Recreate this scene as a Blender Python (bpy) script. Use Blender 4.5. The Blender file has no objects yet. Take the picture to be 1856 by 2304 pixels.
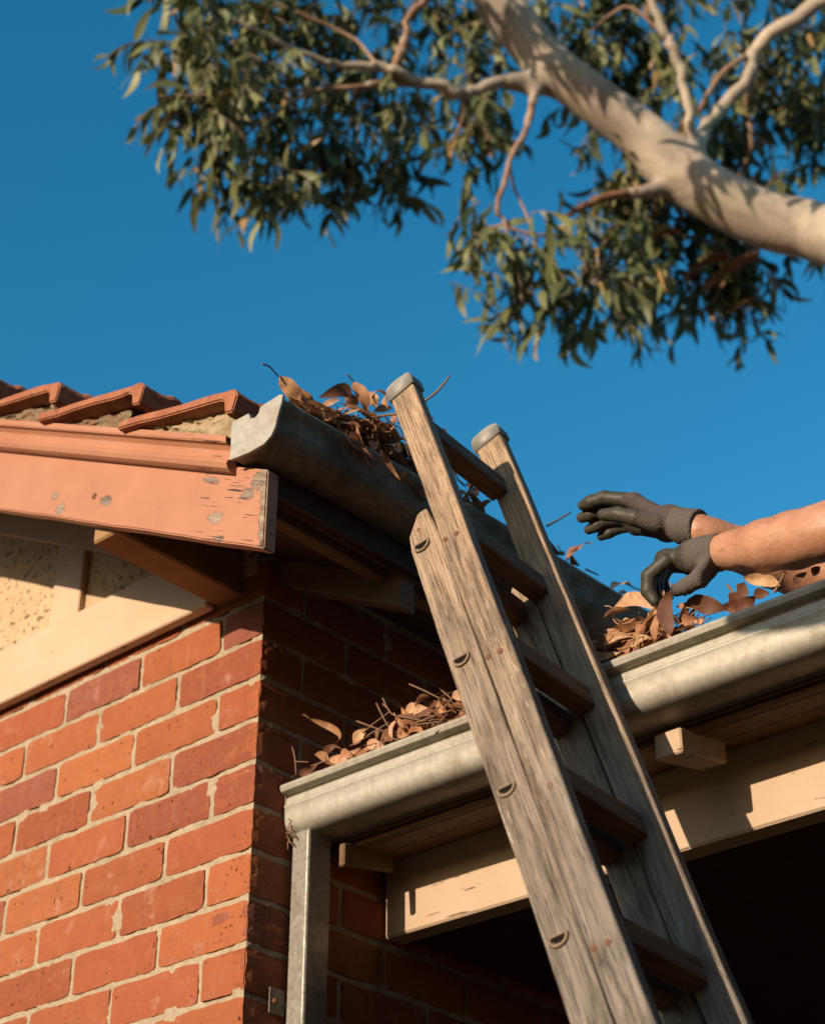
import bpy, bmesh, math, random
import numpy as np
from mathutils import Vector, Matrix

random.seed(7)
rng = np.random.default_rng(11)
scene = bpy.context.scene
COL = scene.collection

# ------------------------------------------------------------------ camera, sky, sun, exposure
cam_d = bpy.data.cameras.new('camera')
cam = bpy.data.objects.new('camera', cam_d)
COL.objects.link(cam)
cam.location = (2.16, -2.02, 1.578)
_yaw, _pitch = math.radians(-41.37), math.radians(32.61)
_fwd = Vector((math.sin(_yaw) * math.cos(_pitch), math.cos(_yaw) * math.cos(_pitch), math.sin(_pitch)))
cam.rotation_euler = _fwd.to_track_quat('-Z', 'Y').to_euler()
cam_d.sensor_fit = 'VERTICAL'
cam_d.sensor_height = 36.0
cam_d.lens = 3946.0 / 2304.0 * 36.0
cam_d.clip_start = 0.05
cam_d.clip_end = 2000.0
cam_d.dof.use_dof = True
cam_d.dof.focus_distance = 2.84
cam_d.dof.aperture_fstop = 4.1
scene.camera = cam

SUN_DIR = Vector((-0.03, -1.0, 0.225)).normalized()
world = bpy.data.worlds.new('World')
scene.world = world
world.use_nodes = True
wn = world.node_tree
wn.nodes.clear()
sky = wn.nodes.new('ShaderNodeTexSky')
sky.sky_type = 'NISHITA'
sky.sun_disc = False
sky.sun_elevation = math.asin(SUN_DIR.z)
sky.sun_rotation = math.atan2(SUN_DIR.x, SUN_DIR.y)
sky.altitude = 0.0
sky.air_density = 1.0
sky.dust_density = 0.7
sky.ozone_density = 2.0
bg = wn.nodes.new('ShaderNodeBackground')
bg.inputs['Strength'].default_value = 0.115
wo = wn.nodes.new('ShaderNodeOutputWorld')
tint = wn.nodes.new('ShaderNodeHueSaturation')
tint.inputs['Hue'].default_value = 0.487
tint.inputs['Saturation'].default_value = 1.40
tint.inputs['Value'].default_value = 1.20
wn.links.new(sky.outputs[0], tint.inputs['Color'])
wn.links.new(tint.outputs[0], bg.inputs['Color'])
wn.links.new(bg.outputs[0], wo.inputs['Surface'])

sun_d = bpy.data.lights.new('sun', 'SUN')
sun_d.energy = 5.0
sun_d.angle = math.radians(0.5)
sun_d.color = (1.0, 0.80, 0.61)
sun = bpy.data.objects.new('sun', sun_d)
sun.rotation_euler = SUN_DIR.to_track_quat('Z', 'Y').to_euler()
sun.location = (-2, -20, 8)
COL.objects.link(sun)

scene.view_settings.view_transform = 'Standard'
scene.view_settings.look = 'None'
scene.view_settings.exposure = 0.55
scene.view_settings.gamma = 1.0
scene.view_settings.use_curve_mapping = False
scene.cycles.max_bounces = 6
scene.cycles.use_denoising = True

# ------------------------------------------------------------------ material helper
class G:
    def __init__(s, name, rough=0.7, spec=0.3, metal=0.0):
        s.m = bpy.data.materials.new(name)
        s.m.use_nodes = True
        s.t = s.m.node_tree
        s.b = s.t.nodes['Principled BSDF']
        s.b.inputs['Roughness'].default_value = rough
        s.b.inputs['Specular IOR Level'].default_value = spec
        s.b.inputs['Metallic'].default_value = metal
        s.tc = s.t.nodes.new('ShaderNodeTexCoord')
        s.oi = None; s.k = 0.64
    def n(s, t): return s.t.nodes.new(t)
    def l(s, a, b): s.t.links.new(a, b)
    def setv(s, sock, v):
        if hasattr(v, 'is_linked') or isinstance(v, bpy.types.NodeSocket): s.l(v, sock)
        elif isinstance(v, (tuple, list)):
            sock.default_value = tuple(v) + ((1.0,) if len(v) == 3 and len(sock.default_value) == 4 else ())
        else: sock.default_value = v
    def obj(s): return s.tc.outputs['Object']
    def geo(s): return s.n('ShaderNodeNewGeometry').outputs['Position']
    def info(s, what):
        if s.oi is None: s.oi = s.n('ShaderNodeObjectInfo')
        return s.oi.outputs[what]
    def map(s, vec, scale=(1, 1, 1), loc=(0, 0, 0), rot=(0, 0, 0)):
        k = s.n('ShaderNodeMapping'); s.l(vec, k.inputs['Vector'])
        k.inputs['Scale'].default_value = scale; k.inputs['Rotation'].default_value = rot
        s.setv(k.inputs['Location'], loc)
        return k.outputs[0]
    def noise(s, vec, scale, detail=4, rough=0.6, dist=0.0):
        k = s.n('ShaderNodeTexNoise'); s.l(vec, k.inputs['Vector'])
        k.inputs['Scale'].default_value = scale; k.inputs['Detail'].default_value = detail
        k.inputs['Roughness'].default_value = rough; k.inputs['Distortion'].default_value = dist
        return k.outputs['Fac']
    def voro(s, vec, scale, feature='F1', rnd=1.0, out='Distance'):
        k = s.n('ShaderNodeTexVoronoi'); s.l(vec, k.inputs['Vector']); k.feature = feature
        k.inputs['Scale'].default_value = scale; k.inputs['Randomness'].default_value = rnd
        return k.outputs[out]
    def wave(s, vec, scale, dist=0.0, axis='X'):
        k = s.n('ShaderNodeTexWave'); s.l(vec, k.inputs['Vector']); k.bands_direction = axis
        k.inputs['Scale'].default_value = scale; k.inputs['Distortion'].default_value = dist
        return k.outputs['Fac']
    def ramp(s, fac, stops, interp='LINEAR'):
        k = s.n('ShaderNodeValToRGB'); s.l(fac, k.inputs[0]); k.color_ramp.interpolation = interp
        e = k.color_ramp.elements
        while len(e) < len(stops): e.new(0.5)
        for q, (p, c) in zip(e, stops):
            q.position = p; q.color = (c, c, c, 1) if isinstance(c, (int, float)) else tuple(c) + (1,)
        return k.outputs[0]
    def mix(s, fac, a, b, mode='MIX'):
        k = s.n('ShaderNodeMix'); k.data_type = 'RGBA'; k.blend_type = mode; k.clamp_factor = True
        s.setv(k.inputs[0], fac); s.setv(k.inputs[6], a); s.setv(k.inputs[7], b)
        return k.outputs[2]
    def math(s, op, a, b=0.0, clamp=False):
        k = s.n('ShaderNodeMath'); k.operation = op; k.use_clamp = clamp
        s.setv(k.inputs[0], a); s.setv(k.inputs[1], b)
        return k.outputs[0]
    def sep(s, vec):
        k = s.n('ShaderNodeSeparateXYZ'); s.l(vec, k.inputs[0]); return k.outputs
    def attr(s, name):
        k = s.n('ShaderNodeAttribute'); k.attribute_name = name; return k.outputs['Fac']
    def range(s, v, a, b, c=0.0, d=1.0):
        k = s.n('ShaderNodeMapRange'); s.setv(k.inputs[0], v)
        for i, q in enumerate((a, b, c, d)): k.inputs[i + 1].default_value = q
        return k.outputs[0]
    def bump(s, h, dist=0.002, strength=1.0):
        k = s.n('ShaderNodeBump'); s.l(h, k.inputs['Height'])
        k.inputs['Distance'].default_value = dist; k.inputs['Strength'].default_value = strength
        s.l(k.outputs[0], s.b.inputs['Normal'])
        return k
    def color(s, c, k=None):
        k = s.k if k is None else k
        s.setv(s.b.inputs['Base Color'], s.mix(1.0, c, (k, k, k), 'MULTIPLY') if k != 1 else c)
    def translucent(s, fac, col):
        tr = s.n('ShaderNodeBsdfTranslucent'); s.setv(tr.inputs['Color'], col)
        mx = s.n('ShaderNodeMixShader'); mx.inputs[0].default_value = fac
        s.l(s.b.outputs[0], mx.inputs[1]); s.l(tr.outputs[0], mx.inputs[2])
        s.l(mx.outputs[0], s.t.nodes['Material Output'].inputs['Surface'])

M = {}
def make_materials():
    # bricks: object colour x grain, dark pits, pale bloom near edges
    g = G('brick_clay', 0.85, 0.2)
    v = g.map(g.obj(), loc=(0, 0, 0)); add = g.n('ShaderNodeVectorMath'); add.operation = 'ADD'
    g.l(g.obj(), add.inputs[0]); cmb = g.n('ShaderNodeCombineXYZ')
    r17 = g.math('MULTIPLY', g.info('Random'), 37.0); g.l(r17, cmb.inputs[0]); g.l(r17, cmb.inputs[2]); g.l(r17, cmb.inputs[1])
    g.l(cmb.outputs[0], add.inputs[1]); v = add.outputs[0]
    base = g.info('Color')
    n1 = g.noise(v, 14, 5, 0.65)
    c = g.mix(g.range(n1, 0.25, 0.7), g.mix(0.22, base, (0.20, 0.055, 0.035), 'MIX'), base)
    n2 = g.noise(v, 38, 5, 0.7)
    c = g.mix(g.range(n2, 0.5, 0.72, 0, 0.4), c, (0.48, 0.20, 0.085))
    spk = g.ramp(g.noise(v, 95, 3, 0.55), [(0.66, 0), (0.70, 1)])
    pits = g.math('MULTIPLY', spk, g.ramp(g.noise(v, 9, 2), [(0.42, 0), (0.6, 1)]))
    c = g.mix(pits, c, (0.045, 0.02, 0.013))
    bloom = g.math('MULTIPLY', g.ramp(g.noise(v, 24, 6, 0.75), [(0.54, 0), (0.66, 1)]), g.ramp(g.noise(g.map(v, (1, 1, .6)), 5, 2), [(0.5, 0), (0.64, 0.5)]))
    c = g.mix(bloom, c, (0.62, 0.38, 0.29))
    drip = g.math('MULTIPLY', g.ramp(g.noise(g.map(v, (70, 70, 9)), 1.0, 4, 0.65), [(0.58, 0), (0.72, 0.45)]), g.ramp(g.noise(v, 6, 2), [(0.45, 0), (0.6, 1)]))
    c = g.mix(drip, c, (0.55, 0.27, 0.18))
    soot = g.math('MULTIPLY', g.ramp(g.noise(v, 30, 5, 0.75), [(0.55, 0), (0.7, 0.5)]), g.ramp(g.noise(g.map(v, loc=(3, 1, 7)), 7, 2), [(0.5, 0), (0.62, 1)]))
    c = g.mix(soot, c, (0.14, 0.06, 0.035))
    fine = g.noise(v, 240, 3, 0.7)
    c = g.mix(g.range(fine, 0.35, 0.75, 0, 0.3), c, g.mix(0.4, c, (0.10, 0.03, 0.02)))
    g.color(c)
    h = g.math('SUBTRACT', g.math('ADD', g.math('MULTIPLY', n2, 0.6), g.math('MULTIPLY', fine, 0.6)), g.math('MULTIPLY', pits, 1.2))
    g.bump(h, 0.0034, 1.0); M['brick'] = g.m

    g = G('mortar', 0.95, 0.1)
    n1 = g.noise(g.obj(), 60, 6, 0.75); n2 = g.noise(g.obj(), 9, 3)
    c = g.mix(g.range(n1, 0.3, 0.7), (0.38, 0.30, 0.20), (0.60, 0.49, 0.34))
    c = g.mix(g.range(n2, 0.52, 0.75, 0, 0.5), c, (0.28, 0.22, 0.14))
    g.color(c); g.bump(n1, 0.004, 0.8); M['mortar'] = g.m

    # salmon gable paint with flaking near the weathered end (x towards the gutter)
    g = G('salmon_paint', 0.55, 0.35)
    p = g.geo(); x, y, z = g.sep(p)
    th = math.atan(0.523); ct, st = math.cos(th), math.sin(th)
    uu = g.math('SUBTRACT', g.math('MULTIPLY', x, ct), g.math('MULTIPLY', z, st)); vv = g.math('ADD', g.math('MULTIPLY', x, st), g.math('MULTIPLY', z, ct))
    cxyz = g.n('ShaderNodeCombineXYZ'); g.l(uu, cxyz.inputs[0]); g.l(y, cxyz.inputs[1]); g.l(vv, cxyz.inputs[2]); p = cxyz.outputs[0]
    streak = g.noise(g.map(p, (7, 30, 95)), 1.0, 6, 0.75)
    blot = g.noise(p, 9, 4, 0.65)
    front = g.math('LESS_THAN', x, 0.3650)
    endm = g.math('MULTIPLY', g.range(x, 0.12, 0.365, 0.0, 1.0), front)
    edge = g.math('MULTIPLY', g.range(x, 0.346, 0.364, 0.0, 0.19), front)
    peel = g.math('ADD', g.math('MULTIPLY', g.math('MULTIPLY', endm, 0.20), g.math('ADD', 0.4, blot)), g.math('ADD', g.math('MULTIPLY', streak, 0.55), edge))
    peelm = g.ramp(peel, [(0.512, 0), (0.525, 1)])
    # old knocks where the paint has come away to bare wood
    spot = None
    for (cx, cz, rx, rz) in ((-0.228, 3.427, .016, .009), (-0.206, 3.388, .017, .012), (-0.066, 3.345, .021, .012), (0.243, 3.179, .022, .014), (0.228, 3.262, .030, .006), (0.252, 3.134, .016, .006), (0.32, 3.195, .02, .012), (0.345, 3.21, .02, .02)):
        cu, cv = cx * ct - cz * st, cx * st + cz * ct
        d = g.math('ADD', g.math('POWER', g.math('DIVIDE', g.math('SUBTRACT', uu, cu), rx), 2.0), g.math('POWER', g.math('DIVIDE', g.math('SUBTRACT', vv, cv), rz), 2.0))
        d = g.math('ADD', d, g.math('MULTIPLY', g.math('SUBTRACT', g.noise(p, 110, 5, 0.75), 0.5), 5.0))
        m_ = g.math('LESS_THAN', d, 0.75); spot = m_ if spot is None else g.math('MAXIMUM', spot, m_)
    mask = g.math('MAXIMUM', peelm, spot)
    paint = g.mix(g.range(blot, 0.3, 0.75), (0.48, 0.205, 0.105), (0.56, 0.255, 0.138))
    paint = g.mix(g.range(g.noise(p, 3.0, 4), 0.45, 0.7, 0, 0.35), paint, (0.60, 0.30, 0.185))
    wood = g.mix(g.range(streak, 0.4, 0.65), (0.16, 0.11, 0.075), (0.48, 0.38, 0.27))
    dirt = g.ramp(g.noise(p, 45, 5, 0.7), [(0.62, 0), (0.74, 1)])
    c = g.mix(mask, paint, wood); c = g.mix(g.math('MULTIPLY', dirt, 0.35), c, (0.12, 0.05, 0.03))
    crack = g.math('MULTIPLY', g.ramp(g.noise(g.map(p, (9, 20, 190)), 1.3, 3, 0.6), [(0.63, 0), (0.65, 1)]), g.range(x, 0.16, 0.28))
    c = g.mix(crack, c, (0.02, 0.013, 0.01))
    g.color(c)
    h = g.math('SUBTRACT', g.math('MULTIPLY', streak, 0.2), g.math('ADD', g.math('MULTIPLY', mask, 0.6), crack))
    g.bump(h, 0.0016, 1.0); M['salmon'] = g.m

    g = G('cream_paint', 0.6, 0.3)
    p = g.geo()
    n1 = g.noise(g.map(p, (5, 5, 60)), 1.0, 5, 0.7); n2 = g.noise(p, 7, 4)
    c = g.mix(g.range(n2, 0.3, 0.7), (0.67, 0.46, 0.29), (0.75, 0.53, 0.36))
    spk = g.ramp(g.noise(g.map(p, (30, 30, 130)), 1.0, 4, 0.7), [(0.66, 0), (0.69, 1)])
    c = g.mix(g.math('MULTIPLY', spk, 0.7), c, (0.22, 0.13, 0.06))
    g.color(c); g.bump(g.math('SUBTRACT', n1, spk), 0.0012, 0.7); M['cream'] = g.m

    g = G('aged_beam_paint', 0.65, 0.25)
    p = g.geo()
    n1 = g.noise(g.map(p, (6, 30, 110)), 1.0, 5, 0.72)
    c = g.mix(g.range(g.noise(p, 5, 4), 0.3, 0.7), (0.55, 0.385, 0.25), (0.62, 0.455, 0.31))
    spk = g.ramp(g.noise(g.map(p, (9, 30, 95)), 1.2, 5, 0.72), [(0.64, 0), (0.665, 1)])
    c = g.mix(g.math('MULTIPLY', spk, 0.85), c, (0.12, 0.075, 0.035))
    g.color(c); g.bump(g.math('SUBTRACT', n1, spk), 0.0014, 0.9); M['beam'] = g.m

    g = G('purlin_paint', 0.6, 0.3)
    p = g.geo()
    c = g.mix(g.range(g.noise(p, 9, 4), 0.3, 0.7), (0.34, 0.19, 0.075), (0.46, 0.27, 0.115))
    g.color(c); g.bump(g.noise(g.map(p, (60, 6, 60)), 1.0, 5), 0.001, 0.6); M['purlin'] = g.m

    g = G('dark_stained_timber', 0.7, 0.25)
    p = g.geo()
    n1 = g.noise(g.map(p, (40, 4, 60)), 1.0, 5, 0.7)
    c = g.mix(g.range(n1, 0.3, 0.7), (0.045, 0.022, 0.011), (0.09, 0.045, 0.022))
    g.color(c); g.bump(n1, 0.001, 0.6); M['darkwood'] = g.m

    g = G('eave_timber', 0.65, 0.25)
    p = g.geo()
    n1 = g.noise(g.map(p, (40, 4, 60)), 1.0, 5, 0.7)
    c = g.mix(g.range(n1, 0.3, 0.7), (0.15, 0.08, 0.036), (0.26, 0.145, 0.066))
    g.color(c); g.bump(n1, 0.001, 0.6); M['eavewood'] = g.m

    # galvanised steel, clean lower gutter
    def galv(name, light, dark, stain, stain_amt, rough=0.48, metal=0.55):
        g = G(name, rough, 0.5, metal)
        p = g.geo()
        sp = g.voro(p, 160, out='Color')
        spn = g.noise(p, 70, 3, 0.7)
        c = g.mix(g.range(spn, 0.35, 0.7), dark, light)
        big = g.noise(g.map(p, (1, 1, 1.6)), 7, 6, 0.7)
        c = g.mix(g.range(big, 0.48, 0.68, 0, stain_amt), c, stain)
        strk = g.ramp(g.noise(g.map(p, (70, 70, 5)), 1.0, 5, 0.7), [(0.54, 0), (0.72, 0.5)])
        c = g.mix(strk, c, stain)
        spots = g.ramp(g.noise(p, 90, 4, 0.7), [(0.66, 0), (0.71, 1)])
        c = g.mix(g.math('MULTIPLY', spots, 0.55), c, (0.10, 0.065, 0.035))
        g.color(c)
        g.setv(g.b.inputs['Roughness'], g.range(big, 0.3, 0.7, rough - 0.08, rough + 0.18))
        g.bump(g.math('ADD', spn, g.math('MULTIPLY', g.noise(p, 9, 2), 2.0)), 0.0006, 0.5)
        return g.m
    M['galv'] = galv('galvanised_steel', (0.58, 0.54, 0.44), (0.46, 0.43, 0.345), (0.29, 0.235, 0.15), 0.8, 0.58, 0.3)
    M['galv_old'] = galv('stained_galvanised_steel', (0.33, 0.285, 0.21), (0.20, 0.165, 0.115), (0.10, 0.065, 0.032), 0.95, 0.6, 0.3)
    M['galv_cap'] = galv('bright_galvanised_steel', (0.58, 0.54, 0.46), (0.44, 0.41, 0.34), (0.34, 0.28, 0.19), 0.6, 0.55, 0.4)
    M['zinc'] = galv('dull_zinc_sheet', (0.46, 0.44, 0.38), (0.36, 0.345, 0.30), (0.28, 0.26, 0.21), 0.6, 0.6, 0.35)
    M['pipe'] = galv('downpipe_steel', (0.44, 0.41, 0.35), (0.27, 0.245, 0.205), (0.17, 0.135, 0.09), 0.85, 0.5, 0.55)

    g = G('terracotta', 0.8, 0.25)
    p = g.geo()
    n1 = g.noise(p, 22, 6, 0.7); n2 = g.noise(p, 160, 3, 0.7)
    c = g.mix(g.range(n1, 0.3, 0.7), (0.31, 0.10, 0.048), (0.52, 0.20, 0.095))
    c = g.mix(g.ramp(g.noise(p, 55, 6, 0.75), [(0.56, 0), (0.68, 0.7)]), c, (0.42, 0.33, 0.22))
    c = g.mix(g.ramp(g.noise(p, 30, 4, 0.7), [(0.56, 0), (0.7, 0.75)]), c, (0.08, 0.038, 0.025))
    g.color(c); g.bump(g.math('ADD', n1, g.math('MULTIPLY', n2, 0.5)), 0.004, 0.9); M['tile'] = g.m

    g = G('bedding_mortar', 0.95, 0.1)
    p = g.geo()
    n1 = g.noise(p, 26, 6, 0.75); n2 = g.noise(p, 130, 4, 0.7)
    c = g.mix(g.range(n1, 0.32, 0.68), (0.17, 0.115, 0.07), (0.38, 0.285, 0.185))
    c = g.mix(g.ramp(g.noise(p, 15, 3), [(0.58, 0), (0.7, 0.65)]), c, (0.40, 0.16, 0.075))
    g.color(c); g.bump(g.math('ADD', n1, g.math('MULTIPLY', n2, 0.5)), 0.006, 0.9); M['bedding'] = g.m
    g = G('pale_bedding_mortar', 0.95, 0.1)
    p = g.geo()
    n1 = g.noise(p, 40, 6, 0.75); n2 = g.noise(p, 150, 4, 0.7)
    c = g.mix(g.range(n1, 0.32, 0.68), (0.36, 0.27, 0.15), (0.62, 0.50, 0.31))
    g.color(c); g.bump(g.math('ADD', n1, g.math('MULTIPLY', n2, 0.5)), 0.006, 0.9); M['bedding_pale'] = g.m

    g = G('roughcast_render', 0.95, 0.1)
    p = g.geo()
    n1 = g.noise(p, 55, 5, 0.7)
    pit = g.ramp(g.noise(p, 75, 3, 0.55), [(0.60, 0), (0.72, 1)])
    c = g.mix(g.range(g.noise(p, 8, 4), 0.3, 0.7), (0.64, 0.45, 0.26), (0.74, 0.55, 0.34))
    c = g.mix(g.math('MULTIPLY', pit, 0.8), c, (0.24, 0.13, 0.04))
    g.color(c); g.bump(g.math('SUBTRACT', g.math('MULTIPLY', n1, 1.0), g.math('MULTIPLY', pit, 1.2)), 0.006, 1.0); M['roughcast'] = g.m

    # weathered ladder timber: long grain along local Z, warm at the top, greyer lower down
    g = G('weathered_timber', 0.8, 0.2)
    o = g.obj(); x, y, z = g.sep(o)
    sh = g.n('ShaderNodeVectorMath'); sh.operation = 'ADD'; g.l(o, sh.inputs[0])
    cb = g.n('ShaderNodeCombineXYZ'); rr = g.math('MULTIPLY', g.info('Random'), 9.0)
    g.l(rr, cb.inputs[0]); g.l(rr, cb.inputs[1]); g.l(cb.outputs[0], sh.inputs[1]); o2 = sh.outputs[0]
    grain = g.noise(g.map(o2, (170, 170, 5)), 1.0, 7, 0.75, 0.25)
    fineg = g.noise(g.map(o2, (420, 420, 14)), 1.0, 4, 0.7)
    bands = g.noise(g.map(o2, (38, 38, 1.2)), 1.0, 3, 0.6)
    warm = g.mix(g.range(grain, 0.3, 0.72), (0.33, 0.215, 0.125), (0.66, 0.475, 0.31))
    grey = g.mix(g.range(grain, 0.3, 0.72), (0.145, 0.122, 0.10), (0.42, 0.36, 0.30))
    zz = g.range(g.math('ADD', z, g.math('MULTIPLY', g.math('SUBTRACT', bands, 0.5), 0.9)), -1.05, -0.15)
    c = g.mix(zz, grey, warm)
    blotch = g.noise(g.map(o2, (30, 30, 7)), 1.0, 4, 0.65)
    c = g.mix(g.range(blotch, 0.48, 0.68, 0, 0.75), c, (0.115, 0.088, 0.062))
    bare = g.math('MULTIPLY', g.ramp(g.noise(g.map(o2, (90, 90, 12)), 1.0, 5, 0.75), [(0.6, 0), (0.68, 1)]), g.ramp(g.noise(g.map(o2, (9, 9, 4)), 1.0, 2), [(0.46, 0), (0.58, 0.85)]))
    c = g.mix(bare, c, (0.74, 0.62, 0.48))
    dk = g.ramp(fineg, [(0.56, 0), (0.68, 1)])
    c = g.mix(g.math('MULTIPLY', dk, 0.4), c, (0.08, 0.058, 0.038))
    g.color(c); g.bump(g.math('SUBTRACT', g.math('ADD', grain, g.math('MULTIPLY', bare, 0.3)), dk), 0.0014, 1.0); M['ladder'] = g.m

    g = G('rung_timber', 0.8, 0.2)
    o = g.obj()
    grain = g.noise(g.map(o, (7, 150, 150)), 1.0, 6, 0.7, 0.3)
    c = g.mix(g.range(grain, 0.3, 0.72), (0.10, 0.055, 0.028), (0.36, 0.22, 0.12))
    g.color(c); g.bump(grain, 0.0011, 0.9); M['rung'] = g.m

    g = G('rusty_iron', 0.8, 0.3, 0.3)
    g.color(g.mix(g.noise(g.geo(), 300, 3), (0.14, 0.06, 0.03), (0.30, 0.14, 0.07))); M['rust'] = g.m
    g = G('worn_bracket', 0.7, 0.3, 0.1)
    g.color(g.mix(g.noise(g.geo(), 120, 4), (0.20, 0.14, 0.085), (0.40, 0.30, 0.20))); M['bracket'] = g.m
    g = G('hole', 0.9, 0.1); g.color((0.012, 0.009, 0.007)); M['hole'] = g.m  # near-black: the shade inside the rung openings put into the colour

    # dry leaves
    g = G('dry_leaf', 0.6, 0.35)
    o = g.obj(); x, y, z = g.sep(o)
    base = g.info('Color')
    n1 = g.noise(o, 60, 4, 0.7)
    c = g.mix(g.range(n1, 0.35, 0.7), g.mix(0.55, base, (0.10, 0.04, 0.016)), base)
    c = g.mix(g.ramp(g.noise(o, 180, 3), [(0.63, 0), (0.7, 0.5)]), c, (0.05, 0.022, 0.01))
    g.color(c)
    vein = g.wave(g.map(o, (1, 1.6, 0)), 120, 2.0, 'DIAGONAL')
    g.bump(g.math('ADD', g.math('MULTIPLY', vein, 0.4), n1), 0.0006, 0.7)
    g.translucent(0.16, g.mix(0.5, c, (0.5, 0.2, 0.06))); M['deadleaf'] = g.m
    g = G('dry_twig', 0.8, 0.2)
    g.color(g.mix(g.noise(g.geo(), 160, 3), (0.14, 0.075, 0.04), (0.36, 0.21, 0.125))); M['twig'] = g.m

    # living gum leaves
    g = G('gum_leaf', 0.5, 0.3); g.k = 1.0
    n1 = g.attr('tone')
    c = g.mix(n1, (0.013, 0.030, 0.012), (0.215, 0.225, 0.09))
    c = g.mix(g.ramp(n1, [(0.9, 0), (0.96, 0.8)]), c, (0.30, 0.17, 0.07))
    g.color(c); g.translucent(0.14, (0.16, 0.16, 0.03)); M['gumleaf'] = g.m
    g = G('gum_bark', 0.7, 0.25)
    p = g.geo()
    n1 = g.noise(g.map(p, (1, 1, 1)), 3.5, 5, 0.65, 0.6); n2 = g.noise(p, 30, 5, 0.7)
    c = g.mix(g.range(n1, 0.35, 0.65), (0.30, 0.24, 0.185), (0.66, 0.55, 0.42))
    c = g.mix(g.ramp(g.noise(p, 5.5, 4, 0.6, 0.5), [(0.56, 0), (0.60, 0.75)]), c, (0.40, 0.36, 0.24))
    c = g.mix(g.ramp(g.noise(p, 9, 5, 0.7, 0.4), [(0.63, 0), (0.66, 0.9)]), c, (0.22, 0.11, 0.06))
    g.color(c); g.bump(g.math('ADD', n1, g.math('MULTIPLY', n2, 0.3)), 0.01, 0.6); M['bark'] = g.m
    g = G('gum_branch_bark', 0.75, 0.2)
    p = g.geo()
    c = g.mix(g.range(g.noise(p, 12, 5, 0.7), 0.35, 0.65), (0.26, 0.14, 0.085), (0.46, 0.31, 0.21))
    g.color(c); g.bump(g.noise(p, 60, 4), 0.004, 0.6); M['branch'] = g.m
    g = G('dead_wood', 0.85, 0.2)
    p = g.geo()
    c = g.mix(g.range(g.noise(p, 16, 5, 0.7), 0.35, 0.65), (0.08, 0.035, 0.02), (0.34, 0.17, 0.09))
    g.color(c); g.bump(g.noise(p, 40, 4), 0.008, 0.8); M['deadwood'] = g.m

    # skin, gloves, clothes
    g = G('skin', 0.5, 0.4)
    p = g.geo()
    n1 = g.noise(p, 18, 4, 0.6); n2 = g.noise(p, 220, 3, 0.6)
    c = g.mix(g.range(n1, 0.35, 0.68), (0.50, 0.225, 0.12), (0.66, 0.355, 0.215))
    c = g.mix(g.range(n2, 0.5, 0.75, 0, 0.25), c, (0.36, 0.14, 0.07))
    hair = g.noise(g.map(p, (60, 60, 900), rot=(0, 0.5, 0.3)), 1.0, 4, 0.75)
    c = g.mix(g.ramp(hair, [(0.58, 0), (0.72, 0.55)]), c, (0.19, 0.085, 0.04))
    g.color(c); g.b.inputs['Subsurface Weight'].default_value = 0.12
    g.b.inputs['Subsurface Radius'].default_value = (0.01, 0.004, 0.002); g.b.inputs['Subsurface Scale'].default_value = 0.4
    vein = g.noise(g.map(p, (22, 60, 60)), 1.0, 3, 0.5, 0.8)
    g.bump(g.math('ADD', g.math('MULTIPLY', n2, 0.5), g.math('ADD', g.math('MULTIPLY', n1, 1.2), vein)), 0.0016, 0.5); M['skin'] = g.m

    g = G('work_glove', 0.8, 0.25); g.k = 1.0
    p = g.geo()
    coat = g.attr('coat'); cuff = g.attr('cuff')
    coatm = g.range(g.math('ADD', coat, g.math('MULTIPLY', g.math('SUBTRACT', g.noise(p, 110, 3), 0.5), 0.25)), 0.44, 0.56)
    k1 = g.wave(g.map(p, (1, 1, 1), rot=(0.2, 0.42, 0.2)), 95, 0.5, 'X'); k2 = g.wave(g.map(p, (1, 1, 1), rot=(0.2, 0.42, 0.2)), 95, 0.5, 'Z')
    knit = g.math('MULTIPLY', k1, k2)
    kcol = g.mix(knit, (0.050, 0.038, 0.034), (0.125, 0.096, 0.087))
    cufc = g.mix(knit, (0.062, 0.050, 0.042), (0.185, 0.15, 0.125))
    kcol = g.mix(cuff, kcol, cufc)
    rub = g.mix(g.range(g.noise(p, 160, 4, 0.7), 0.3, 0.75), (0.024, 0.023, 0.016), (0.060, 0.053, 0.036))
    g.color(g.mix(coatm, kcol, rub))
    g.setv(g.b.inputs['Roughness'], g.range(coatm, 0, 1, 0.9, 0.5))
    h = g.math('ADD', g.math('MULTIPLY', g.math('SUBTRACT', 1.0, coatm), g.math('MULTIPLY', knit, 1.0)), g.math('MULTIPLY', g.noise(p, 70, 5, 0.65, 0.6), 1.7))
    g.bump(h, 0.0011, 0.8); M['glove'] = g.m
    g = G('white_print', 0.7, 0.3); g.color((0.7, 0.7, 0.68)); M['print'] = g.m
    g = G('orange_hem', 0.8, 0.2); g.color((0.55, 0.12, 0.035)); M['hem'] = g.m
    g = G('grey_cotton', 0.9, 0.1); g.color(g.mix(g.noise(g.geo(), 200, 3), (0.06, 0.06, 0.065), (0.10, 0.10, 0.105))); M['shirt'] = g.m
    g = G('denim', 0.9, 0.1); g.color(g.mix(g.noise(g.geo(), 250, 3), (0.03, 0.04, 0.07), (0.06, 0.08, 0.13))); M['denim'] = g.m
    g = G('hair', 0.6, 0.3); g.color((0.035, 0.02, 0.012)); M['hair'] = g.m
    g = G('fine_arm_hair', 0.6, 0.3); g.color((0.16, 0.08, 0.04)); M['armhair'] = g.m
    g = G('eye', 0.2, 0.5); g.color((0.05, 0.04, 0.03)); M['eye'] = g.m

    g = G('evergreen', 0.6, 0.3); g.k = 1; g.color(g.mix(g.noise(g.geo(), 3, 4), (0.018, 0.028, 0.010), (0.05, 0.06, 0.022))); M['shade_screen'] = g.m
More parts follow.
